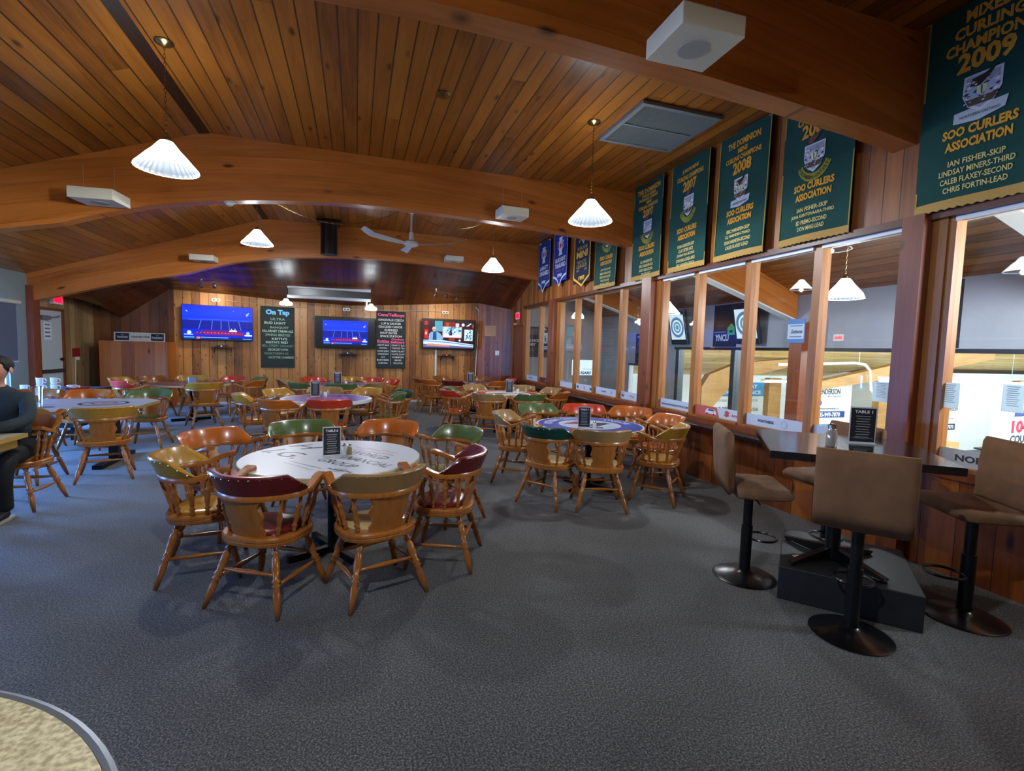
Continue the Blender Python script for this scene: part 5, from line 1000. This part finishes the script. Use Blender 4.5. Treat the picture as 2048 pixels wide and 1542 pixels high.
for x, y, z, lab, rz in ((-3.3, 13.86, 2.55, 'white double socket above the left television', RL), (-.25, 14.19, 2.50, 'white double socket above the middle television', 0), (2.45, 14.17, 2.55, 'white double socket above the right television', 0)):
    s = tag(empty('wall_socket', T(x, y, z, rz)), lab, 'socket'); sbox('plate', (-.09, -.02, 0), (.09, 0, .075), WHITE, s); sbox('outlet', (-.06, -.022, .02), (-.02, -.02, .055), BLACK, s); sbox('outlet', (.02, -.022, .02), (.06, -.02, .055), BLACK, s)
    bm = bmesh.new(); R_ = Matrix.Rotation(rz, 3, 'Z'); tube(bm, [Vector((x, y, z))+R_ @ Vector(v) for v in ((0, -.03, .03), (.02, -.03, -.05), (-.03, -.02, -.12))], .006, 5); tag(link('power_cable', bm, BLACK), 'short black cable from the '+lab.replace('white ', '').split(' above')[0]+lab[lab.index(' above'):], 'cable')
bm = bmesh.new(); tube(bm, [(-3.1, 13.87, 2.59), (-1.65, 14.13, 2.52), (-.4, 14.19, 2.54)], .006, 5); tube(bm, [(-.2, 14.19, 2.54), (2.35, 14.15, 2.6)], .006, 5); tag(link('wall_cable', bm, mat('cable_grey', 'b0a890', .5), None, True), 'long thin pale cable along the top of the television wall', 'cable')

# ================================================================== WINDOW STICKERS, NOTICES
def band(y0, y1, els, label, z0=ZS+.057, h=.125, bg='ccd3da', x=XR+.062):
    w = y1-y0; o = tag(empty('window_banner', frame((x, y1, z0), (0, -1, 0), (0, 0, 1))), label, 'window banner', 'advertising strips along the window bottoms')
    bm = bmesh.new(); box(bm, (.047, 0, -.003), (w-.047, h, 0)); link('strip', bm, mat('strip_'+bg, bg, .5), o); sheet('print', els(w, h), PRINT, o, T(0, 0, .0012)); return o
DK = '3a4048'
band(5.42, 6.2, lambda w, h: [E_txt('WWW.NORTHSIDETOYOTA.COM', w*.48, h*.4, w*.76, .028, DK, 2, bold=.03)], 'white strip with a web address on the window right of the orange chairs')
def car(w, h): return [E_poly([(.05, 0), (w*.56, 0), (w*.50, h), (.05, h)], 'c8604c', 1), E_poly([(w*.27, .035), (w*.50, .03), (w*.50, .065), (w*.45, .09), (w*.32, .095), (w*.28, .07)], 'dfe3e8', 2), E_poly([(w*.32, .07), (w*.35, .09), (w*.44, .088), (w*.46, .068)], '3a4450', 3), E_circ(w*.31, .033, .012, '22262c', 3, n=10), E_circ(w*.45, .03, .012, '22262c', 3, n=10), E_poly([(w*.70, .025), (w*.76, .05), (w*.73, .06), (w*.76, .085), (w*.70, .105), (w*.66, .085), (w*.68, .06), (w*.64, .05)], 'c8503c', 2), E_txt('RAV4', w*.87, h*.45, w*.14, .03, 'c8503c', 2, bold=.03)]
band(4.54, 5.42, car, 'red and white strip with a small car picture on the window')
band(3.67, 4.54, lambda w, h: [E_txt('NORTHSIDE', w*.38, h*.5, w*.25, .03, DK, 2, bold=.04), E_circ(w*.66, h*.5, .04, 'b4bac2', 2), E_circ(w*.66, h*.5, .03, 'ccd3da', 3)], 'pale strip reading northside, on the window behind the bar table')
band(1.7, 2.58, lambda w, h: [E_txt('NORTHSIDE', w*.42, h*.5, w*.5, .05, DK, 2, bold=.03)], 'pale strip reading northside in large letters, right of the thick post')
band(2.84, 3.67, lambda w, h: [E_txt('TOYOTA', w*.5, h*.5, w*.3, .035, DK, 2, bold=.03)], 'pale strip low on the window directly left of the thick post')
for i, (a, b) in enumerate([(6.54, 7.34), (7.34, 8.25), (8.25, 9.11), (9.11, 9.93), (10.30, 11.14), (11.14, 12.16)]):
    fn = [lambda w, h: [E_txt('RJ', w*.15, h*.45, .07, .05, DK, 2, bold=.04), E_txt('RJ', w*.85, h*.45, .07, .05, DK, 2, bold=.04), E_txt('Tile', w*.5, h*.5, .14, .04, 'c89a88', 2), E_line([(w*.1, .1), (w*.15, .115), (w*.2, .1)], .005, DK, 2)], lambda w, h: [E_txt('AVENUE', w*.4, h*.5, w*.2, .025, DK, 2), E_circ(w*.7, h*.5, .03, 'c0b0b0', 2)], lambda w, h: [E_txt('BJ', w*.15, h*.45, .08, .055, DK, 2, bold=.04), E_txt('BJ', w*.82, h*.45, .08, .055, DK, 2, bold=.04), E_txt('&', w*.5, h*.5, .05, .05, 'c86a50', 2)], lambda w, h: [E_rect(.05, h-.02, w-.05, h, 'aab4bc', 2)], lambda w, h: [E_rect(.05, 0, w*.55, h, '6a3438', 2), E_txt('TV', w*.5, h*.4, .12, .06, 'b8a0a0', 3)], lambda w, h: [E_txt('SAULT', w*.4, h*.5, w*.25, .03, DK, 2)]][i]
    band(a, b, fn, ['strip with two letter pairs on the first window past the middle post', 'strip with a small round mark on the second window past the middle post', 'strip with bold letter pairs on the third window past the middle post', 'plain pale strip on the window just before the far post', 'dark red and white strip on the window just past the far post', 'pale strip on the farthest window by the corner'][i])
PAPER = bpy.data.materials.new('backlit_paper'); PAPER.use_nodes = True; nt = PAPER.node_tree; tl = nt.nodes.new('ShaderNodeBsdfTranslucent'); tl.inputs[0].default_value = (.75, .85, .86, 1); mx = nt.nodes.new('ShaderNodeMixShader'); mx.inputs[0].default_value = .6; bs = nt.nodes['Principled BSDF']; bs.inputs['Base Color'].default_value = (.8, .85, .86, 1); nt.links.new(bs.outputs[0], mx.inputs[1]); nt.links.new(tl.outputs[0], mx.inputs[2]); nt.links.new(mx.outputs[0], nt.nodes['Material Output'].inputs[0])
def pnotice(y, z, w, h, label):
    o = tag(empty('paper_notice', frame((XR+.060, y, z), (0, -1, 0), (0, 0, 1))), label, 'notice', 'sheets of paper taped to the glass'); bm = bmesh.new(); box(bm, (0, 0, -.002), (w, h, 0)); link('paper', bm, PAPER, o)
    sheet('print', [E_rect(w*(.2+.04*(i % 2)), h*(.9-i*.075), w*(.8-.05*(i % 3)), h*(.925-i*.075), '7c90a8' if i < 4 else '9aa4b0') for i in range(10)], PRINT, o, T(0, 0, .001))
pnotice(3.08, 1.225, .145, .17, 'paper notice taped to the glass left of the thick post'); pnotice(2.57, 1.235, .13, .19, 'paper notice taped to the glass just right of the thick post'); pnotice(2.19, 1.25, .12, .19, 'paper notice taped to the glass at the far right edge')

# ================================================================== GALLERY THINGS
def gal_tv(yc, label):
    t = tag(empty('television', frame((XG-.16, yc+.31, 1.82), (0, -1, .0), (-.22, 0, 1))), label, 'television', 'televisions on the gallery wall'); w, h = .62, .84
    bm = bmesh.new(); box(bm, (0, 0, -.07), (w, h, 0), bev=.01); link('casing', bm, mat('tv_dark_blue', '1c2636', .3), t)
    els = [E_rect(.04, .12, w-.04, h-.12, 'b4c8d2', 0)]
    for r0, r1, c in ((.18, .25, '4a6c94'), (.165, .18, 'd8e4ea'), (.09, .14, '5a7c9c'), (0, .06, '3a88a8')): els += [('p', [(p[0]+w/2, p[1]+h/2) for p in e[1]], e[2], e[3]) for e in ring(max(r0, .001), r1, c, 1, 28)]
    sheet('screen', els, SCREEN, t, T(0, 0, .001)); sbox('wall_bracket', (w*.4, h*.3, -.19), (w*.6, h*.5, -.07), BLACKM, t)
gal_tv(10.23, 'tilted gallery television with a ringed logo, left of the dark credit union banner'); gal_tv(8.03, 'tilted gallery television with a ringed logo, right of the dark credit union banner')
def yncu(y, label, w=.72):
    o = tag(empty('wall_banner', frame((XG-.004, y, 1.77), (0, -1, 0), (0, 0, 1))), label, 'banner', 'dark banners on the gallery wall'); sbox('panel', (0, 0, -.003), (w, .92, 0), mat('banner_dark', '1a1c2a', .7), o)
    hx, hy, s = w-.17, .37, .14
    sheet('print', [E_poly([(hx-s*.8, hy-s*.8), (hx+s*.8, hy-s*.8), (hx+s*.8, hy+s*.3), (hx, hy+s), (hx-s*.8, hy+s*.3)], '3fae78', 1), E_poly([(hx-s*.45, hy-s*.1), (hx+s*.45, hy-s*.1), (hx+s*.25, hy-s*.45), (hx-s*.25, hy-s*.45)], '17202c', 2), E_rect(.04, .315, w-.32, .335, '8a909c', 1), E_txt('YNCU', .28, .2, .42, .15, 'c8d0dc', 1, bold=.04)], PRINT, o, T(0, 0, .001))
yncu(9.24, 'dark gallery banner with a green house and four white letters between the two gallery televisions'); yncu(5.15, 'dark gallery banner with a green house logo beside the thick post', .68)
g = tag(empty('hanging_sign', frame((XG-.302, 6.95, 1.84), (0, -1, 0), (0, 0, 1))), 'small blue and white sign on the gallery post', 'sign'); sbox('board', (0, 0, -.02), (.34, .42, 0), mat('sign_blue', '4a7cc0', .5), g)
sheet('print', [E_rect(0, .07, .34, .33, 'b8c8dc', 1), E_txt('Suttons', .19, .2, .24, .07, '20304a', 2, bold=.04, shear=.3), E_rect(.05, .29, .3, .305, '3a5c98', 2), E_rect(.05, .1, .3, .115, '3a5c98', 2)], PRINT, g, T(0, 0, .001))
o = tag(empty('wall_poster', frame((4.75, YG-.004, 1.36), (1, 0, 0), (0, 0, 1))), 'dark poster with white words on the far gallery wall', 'poster'); sbox('panel', (0, 0, -.002), (1.08, .95, 0), mat('poster_dark', '25282e', .6), o)
sheet('print', [E_txt('MAKE HOME', .5, .52, .7, .09, 'c8ccd2', 1, bold=.05), E_txt('MONEY', .42, .40, .42, .09, 'c8ccd2', 1, bold=.05), E_rect(.15, .25, .7, .27, '6a6e76', 1), E_rect(.15, .19, .6, .21, '6a6e76', 1), E_poly([(.1, .7), (1.0, .7), (1.0, .9), (.1, .9)], '4a4e5a', 1)], PRINT, o, T(0, 0, .001))
o = tag(empty('lit_team_sign', frame((6.62, YG-.03, .80), (1, 0, 0), (0, 0, 1))), 'bright white lit sign with blue cougar head at the far gallery wall', 'sign'); sbox('panel', (0, 0, -.02), (.78, .52, 0), BLACK, o)
sheet('lit_face', [E_rect(.01, .01, .77, .51, 'cfe4f0', 0), E_poly([(.05, .46), (.2, .48), (.28, .36), (.24, .2), (.16, .24), (.12, .34)], '2a78c8', 1), E_txt('COUGARS', .38, .09, .66, .1, '1c4878', 1, bold=.05, shear=.3), E_txt('SAULT COLLEGE', .56, .21, .34, .03, '4a6a90', 1)], SCREEN, o, T(0, 0, .001))
o = tag(empty('wall_poster', frame((XG-.004, 12.45, 1.28), (0, -1, 0), (0, 0, 1))), 'narrow black sign on the gallery wall beside the low opening', 'poster'); sbox('panel', (0, 0, -.002), (.40, .85, 0), mat('poster_dark'), o)
sheet('print', [E_txt('HO', .2, .76, .22, .07, 'c8ccd2', 1, bold=.05), E_rect(.08, .5, .3, .62, '3a5a4a', 1)], PRINT, o, T(0, 0, .001))
# gallery table and chair seen through the glass
gt = tag(empty('gallery_table', T(5.35, 3.5, 0, .5)), 'tan topped table in the gallery seen through the glass behind the menu card', 'table'); sbox('tabletop', (-.6, -.4, .70), (.6, .4, .74), mat('tan_top', 'c7a670', .4), gt); sbox('pedestal', (-.05, -.05, 0), (.05, .05, .70), PEDM, gt)
# ================================================================== BAR TABLE AND STOOLS
ANG = math.radians(-39.5)
pb = tag(empty('platform_box', T(3.2, 2.42, 0, -.84)), 'low black carpeted platform box under the high bar table', 'platform')
bm = bmesh.new(); box(bm, (-.375, -.41, 0), (.375, .41, .22), bev=.006); link('platform_body', bm, mat('platform_black', '1c2124', .55, noise=.2, nscale=8), pb)
bt = tag(empty('bar_table', T(2.98, 2.32, 0, ANG)), 'high square black bar table standing diagonally by the windows', 'table')
bm = bmesh.new(); box(bm, (-.46, -.465, .985), (.46, .465, 1.03), bev=.004); link('tabletop', bm, mat('bar_top', '15181d', .12, coat=.6), bt)
bm = bmesh.new(); cyl(bm, (.02, .14), .045, .235, .985, 16); link('pedestal', bm, BLACKM, bt, True)
for k in range(4):
    a = k*PI/2+.7; bm = bmesh.new(); vs = prism(bm, [(.0, .235), (.0, .30), (.05, .31), (.36, .25), (.36, .235)], -.022, .022, 'Y'); lathe(bm, [(0, .02), (1, .02)], (.345, 0, .2215), (.345, 0, .236), 8)
    bmesh.ops.transform(bm, matrix=Matrix.Translation((.02, .14, 0)) @ Matrix.Rotation(a, 4, 'Z'), verts=bm.verts); link('leg', bm, BLACKM, bt)
menu(T(3.16, 2.33, 1.0305, -.5), 'TABLE 1', 'large menu card reading table 1 on the black bar table', .155, .24)
s = tag(empty('shaker', T(2.86, 2.30, 1.0305)), 'glass salt shaker with metal lid on the black bar table', 'salt shaker', 'shakers on the tables'); bm = bmesh.new(); lathe(bm, [(0, .030), (.1, .034), (.4, .030), (.7, .033), (1, .022)], (0, 0, 0), (0, 0, .112), 12); link('glass_body', bm, mat('shaker_glass', 'b8aaa0', .08, metal=.3), s, True)
bm = bmesh.new(); lathe(bm, [(0, .025), (.7, .025), (1, .01)], (0, 0, .1125), (0, 0, .142), 12); link('lid', bm, CHROME, s, True)
SUEDE = mat('brown_suede', '7c5838', .85, noise=.18, nscale=9); SUEDE2 = mat('brown_suede_seat', '876548', .85, noise=.18, nscale=9)
def stool(x, y, fx, fy, label, zs=.70, ring_a=0.0, zb=0.0):
    t = tag(empty('bar_stool', T(x, y, zb, math.atan2(fy, fx)-PI/2)), label, 'bar stool', 'brown suede bar stools around the high table')
    # L shaped upholstery: profile in (y,z) swept along x
    def slab(name, prof, wfun, m):
        bm = bmesh.new(); R = []
        xs = [-1, -.96, -.85, -.5, -.02, 0, .02, .5, .85, .96, 1]
        for u in xs:
            s_ = .62 if abs(u) == 1 else (.88 if abs(u) == .96 else 1); dimple = .985 if u == 0 else 1
            cyy = sum(p[0] for p in prof)/len(prof); czz = sum(p[1] for p in prof)/len(prof)
            R.append([bm.verts.new((u*.225*wfun, p[0] if s_ == 1 else p[0], p[1]) if s_ == 1 else (u*.225*wfun, mid_(p, prof, s_)[0], mid_(p, prof, s_)[1])) for p in prof])
        n = len(prof)
        for a, b in zip(R, R[1:]):
            for i in range(n): bm.faces.new((a[i], a[(i+1) % n], b[(i+1) % n], b[i]))
        bm.faces.new(R[0][::-1]); bm.faces.new(R[-1]); return link(name, bm, m, t, 'all')
    def mid_(p, prof, s_):
        j = prof.index(p); k = len(prof)-1-j; q = prof[k]; c = ((p[0]+q[0])/2, (p[1]+q[1])/2); return (c[0]+(p[0]-c[0])*s_, c[1]+(p[1]-c[1])*s_)
    z = zs-zb
    top = [(-.13+i*.058, z+(.0 if i in (0, 7) else (.006 if i % 2 else .0))) for i in range(6)]+[(.20, z-.004), (.225, z-.025)]
    bot = [(.215, z-.06), (.19, z-.075)]+[(.13-i*.05, z-.082) for i in range(6)]
    slab('seat', top+bot, 1.0, SUEDE2)
    inner = [(-.135, z-.03), (-.145, z+.05), (-.14, z+.10), (-.15, z+.16), (-.148, z+.22), (-.16, z+.28), (-.165, z+.345), (-.185, z+.372)]
    outer = [(-.215, z+.372), (-.232, z+.345), (-.23, z+.28), (-.225, z+.22), (-.222, z+.16), (-.218, z+.10), (-.21, z+.03), (-.185, z-.06)]
    slab('backrest', inner+outer, 1.0, SUEDE)
    bm = bmesh.new(); cyl(bm, (0, 0), .031, .03, z-.085, 16); cyl(bm, (0, 0), .05, z-.11, z-.083, 16); cyl(bm, (0, 0), .038, .03, z*.55, 16); link('pole', bm, BLACKM, t, True)
    bm = bmesh.new(); lathe(bm, [(0, .205), (.12, .21), (.3, .19), (.6, .09), (.8, .05), (1, .038)], (0, 0, 0), (0, 0, .055), 40); link('base', bm, BLACKM, t, True)
    bm = bmesh.new(); pts = [(.10*math.cos(a)*1.0, .13+.10*math.sin(a), .28) for a in [2*PI*i/24 for i in range(24)]]; tube(bm, pts, .009, 6, closed=True); link('footrest', bm, BLACKM, t, True, M=Matrix.Rotation(ring_a, 4, 'Z'))
    bm = bmesh.new(); tube(bm, [(.03, .0, z-.1), (.15, .02, z-.105), (.2, .02, z-.11)], .006, 6); link('lever', bm, BLACKM, t, True)
stool(2.67, 2.74, .86, -.50, 'brown suede bar stool left of the high table, seen from the side', zs=.70, ring_a=.5)
stool(2.72, 1.98, .78, .62, 'brown suede bar stool with its back to the viewer, nearest one at the high table', zs=.72)
stool(3.60, 1.93, -.90, .44, 'dark brown bar stool at the right edge of the picture', zs=.74)
stool(3.40, 2.72, -1, .12, 'brown bar stool half hidden behind the high table on the window side', zs=.72, ring_a=.8)

bm = bmesh.new(); prism(bm, [(0, 0), (.06, .012), (.075, .04), (.03, .05), (-.01, .03)], 0, .002); tag(link('paper_scrap', bm, mat('scrap_white', 'dcdcd4', .7), None, M=T(2.86, 2.50, .2215, -.6)), 'tiny white scrap lying on the black platform under the bar table', 'scrap')
# ================================================================== PERSON
def skin(name, chains, m, parent=None, sub=2, root=None):
    """chains: list of [(x,y,z,r),...]; first point of later chains snaps to an existing vertex when equal"""
    vs, es, rs = [], [], []
    def idx(p):
        for i, v in enumerate(vs):
            if (Vector(v)-Vector(p[:3])).length < 1e-4: return i
        vs.append(tuple(p[:3])); rs.append(p[3] if isinstance(p[3], tuple) else (p[3], p[3])); return len(vs)-1
    for c in chains:
        pr = None
        for p in c:
            i = idx(p)
            if pr is not None and pr != i: es.append((pr, i))
            pr = i
    me = bpy.data.meshes.new(name); me.from_pydata(vs, es, []); o = bpy.data.objects.new(name, me); COL.objects.link(o)
    md = o.modifiers.new('skin', 'SKIN'); md.use_smooth_shade = True
    for i, r in enumerate(rs): me.skin_vertices[0].data[i].radius = r
    me.skin_vertices[0].data[0].use_root = True
    sb = o.modifiers.new('sub', 'SUBSURF'); sb.levels = sub; sb.render_levels = sub
    dg = bpy.context.evaluated_depsgraph_get(); dg.update(); m2 = bpy.data.meshes.new_from_object(o.evaluated_get(dg)); bpy.data.objects.remove(o)
    m2.materials.clear(); m2.materials.append(m)
    for p in m2.polygons: p.use_smooth = True
    r_ = bpy.data.objects.new(name, m2); COL.objects.link(r_)
    if parent: r_.parent = parent
    return r_
P = tag(empty('person', T(-3.05, 5.62, 0)), 'man in dark sweater and black trousers seated at the left edge, leaning on a table', 'person')
SK = mat('skin', 'c08a72', .5)
px = {}
pel = (0, .06, .56, .13); 
# body: head, neck, torso core, hands with fingers
hands = []
for sgn, hx, hy in ((1, .03, -.42), (-1, -.16, -.44)):
    wr = (hx+.07*sgn, hy+.03, .775, (.022, .03)); palm = (hx, hy, .775, (.018, .034))
    ch = [[(.18*sgn, -.06, 1.0, .035), (.245*sgn, -.20, .83, .032), wr, palm]]
    for k, (dx, L_) in enumerate(((-.030, .06), (-.010, .072), (.010, .068), (.028, .055))):
        b0 = (hx-.03*sgn, hy+dx, .775, .010); ch.append([palm, b0, (hx-.03*sgn-L_*.55*sgn, hy+dx*1.15, .772, .009), (hx-.03*sgn-L_*sgn, hy+dx*1.15, .762, .0075)])
    ch.append([palm, (hx-.0*sgn, hy-.045, .775, .010), (hx-.035*sgn, hy-.062, .768, .008)]); hands += ch
core = [[(0, .06, .56, .10), (0, .0, .80, .11), (0, -.05, 1.0, .12), (0, -.07, 1.10, .07), (0, -.09, 1.16, .05), (.02, -.105, 1.215, (.06, .07)), (.03, -.115, 1.27, (.078, .092)), (.03, -.11, 1.325, (.07, .085)), (.03, -.10, 1.36, .04)], [(0, -.05, 1.0, .12), (.18, -.06, 1.0, .035)], [(0, -.05, 1.0, .12), (-.18, -.06, 1.0, .035)], [(0, .06, .56, .10), (.10, .0, .52, .06), (.19, -.38, .50, .05), (.19, -.40, .10, .035)], [(0, .06, .56, .10), (-.10, .0, .52, .06), (-.14, -.38, .50, .05), (-.14, -.40, .10, .035)]]
body = skin('body', core+hands, SK, P)
# face features on the body: nose, ears, eyes
bm = bmesh.new(); bmesh.ops.create_icosphere(bm, subdivisions=2, radius=1, matrix=Matrix.Translation((.005, -.205, 1.262)) @ Matrix.Diagonal((.014, .022, .022, 1))); link('nose', bm, SK, P, True)
for dx in (.116, -.056): bm = bmesh.new(); bmesh.ops.create_icosphere(bm, subdivisions=2, radius=1, matrix=Matrix.Translation((dx, -.10, 1.265)) @ Matrix.Diagonal((.010, .022, .032, 1))); link('ear', bm, SK, P, True)
for dx in (.038, -.022): bm = bmesh.new(); bmesh.ops.create_icosphere(bm, subdivisions=2, radius=.011, matrix=Matrix.Translation((dx, -.190, 1.283))); link('eye', bm, mat('eye', '2a1c14', .2), P, True)
bm = bmesh.new(); bmesh.ops.create_icosphere(bm, subdivisions=2, radius=1, matrix=Matrix.Translation((.007, -.193, 1.222)) @ Matrix.Diagonal((.024, .008, .006, 1))); link('mouth', bm, mat('lips', '9a5a50', .5), P, True)
bm = bmesh.new(); bmesh.ops.create_icosphere(bm, subdivisions=3, radius=1, matrix=Matrix.Translation((.03, -.085, 1.315)) @ Matrix.Diagonal((.092, .102, .085, 1)))
for v in bm.verts:
    if v.co.y < -.15 and v.co.z < 1.335: v.co.y = -.15
    if v.co.z < 1.25: v.co.z = 1.25
link('hair', bm, mat('hair_dark', '1a1715', .7, bump=.4, nscale=60), P, True)
SH = mat('sweater', '26323a', .85, noise=.15, nscale=12, bump=.3)
skin('sweater', [[(0, .07, .54, (.17, .14)), (0, .03, .72, (.18, .145)), (0, -.01, .88, (.19, .15)), (0, -.05, 1.01, (.16, .13)), (0, -.07, 1.09, (.095, .085)), (0, -.085, 1.145, (.062, .062))], [(0, -.05, 1.01, (.16, .13)), (.185, -.055, 1.01, .08), (.25, -.13, .91, .062), (.265, -.22, .825, .058), (.20, -.36, .80, .05), (.10, -.40, .788, .040)], [(0, -.05, 1.01, (.16, .13)), (-.185, -.055, 1.01, .08), (-.25, -.13, .91, .062), (-.27, -.24, .825, .058), (-.24, -.40, .80, .046)]], SH, P)
TRS = mat('trousers', '0e0f12', .8)
skin('trousers', [[(0, .09, .53, (.165, .12)), (.11, .0, .525, .10), (.18, -.18, .53, .088), (.21, -.40, .52, .078), (.20, -.43, .33, .066), (.19, -.40, .12, .062), (.19, -.40, .07, .066)], [(0, .09, .53, (.165, .12)), (-.11, .0, .525, .10), (-.15, -.18, .53, .088), (-.16, -.40, .52, .078), (-.15, -.44, .33, .066), (-.15, -.41, .12, .062), (-.15, -.41, .07, .066)]], TRS, P)
for x in (.19, -.15):
    s = skin('shoe', [[(x, -.36, .055, (.042, .045)), (x, -.44, .05, (.044, .045)), (x+.0, -.53, .04, (.042, .032)), (x, -.59, .036, (.032, .022))]], mat('shoe_black', '121316', .5), P, sub=2)
    bm = bmesh.new(); prism(bm, [(x-.036, -.33), (x+.036, -.33), (x+.045, -.45), (x+.044, -.56), (x+.02, -.615), (x-.02, -.615), (x-.044, -.56), (x-.045, -.45)], 0.001, .018); tag(link('sole', bm, mat('sole_white', 'b0a898', .6), s), 'pale shoe sole')
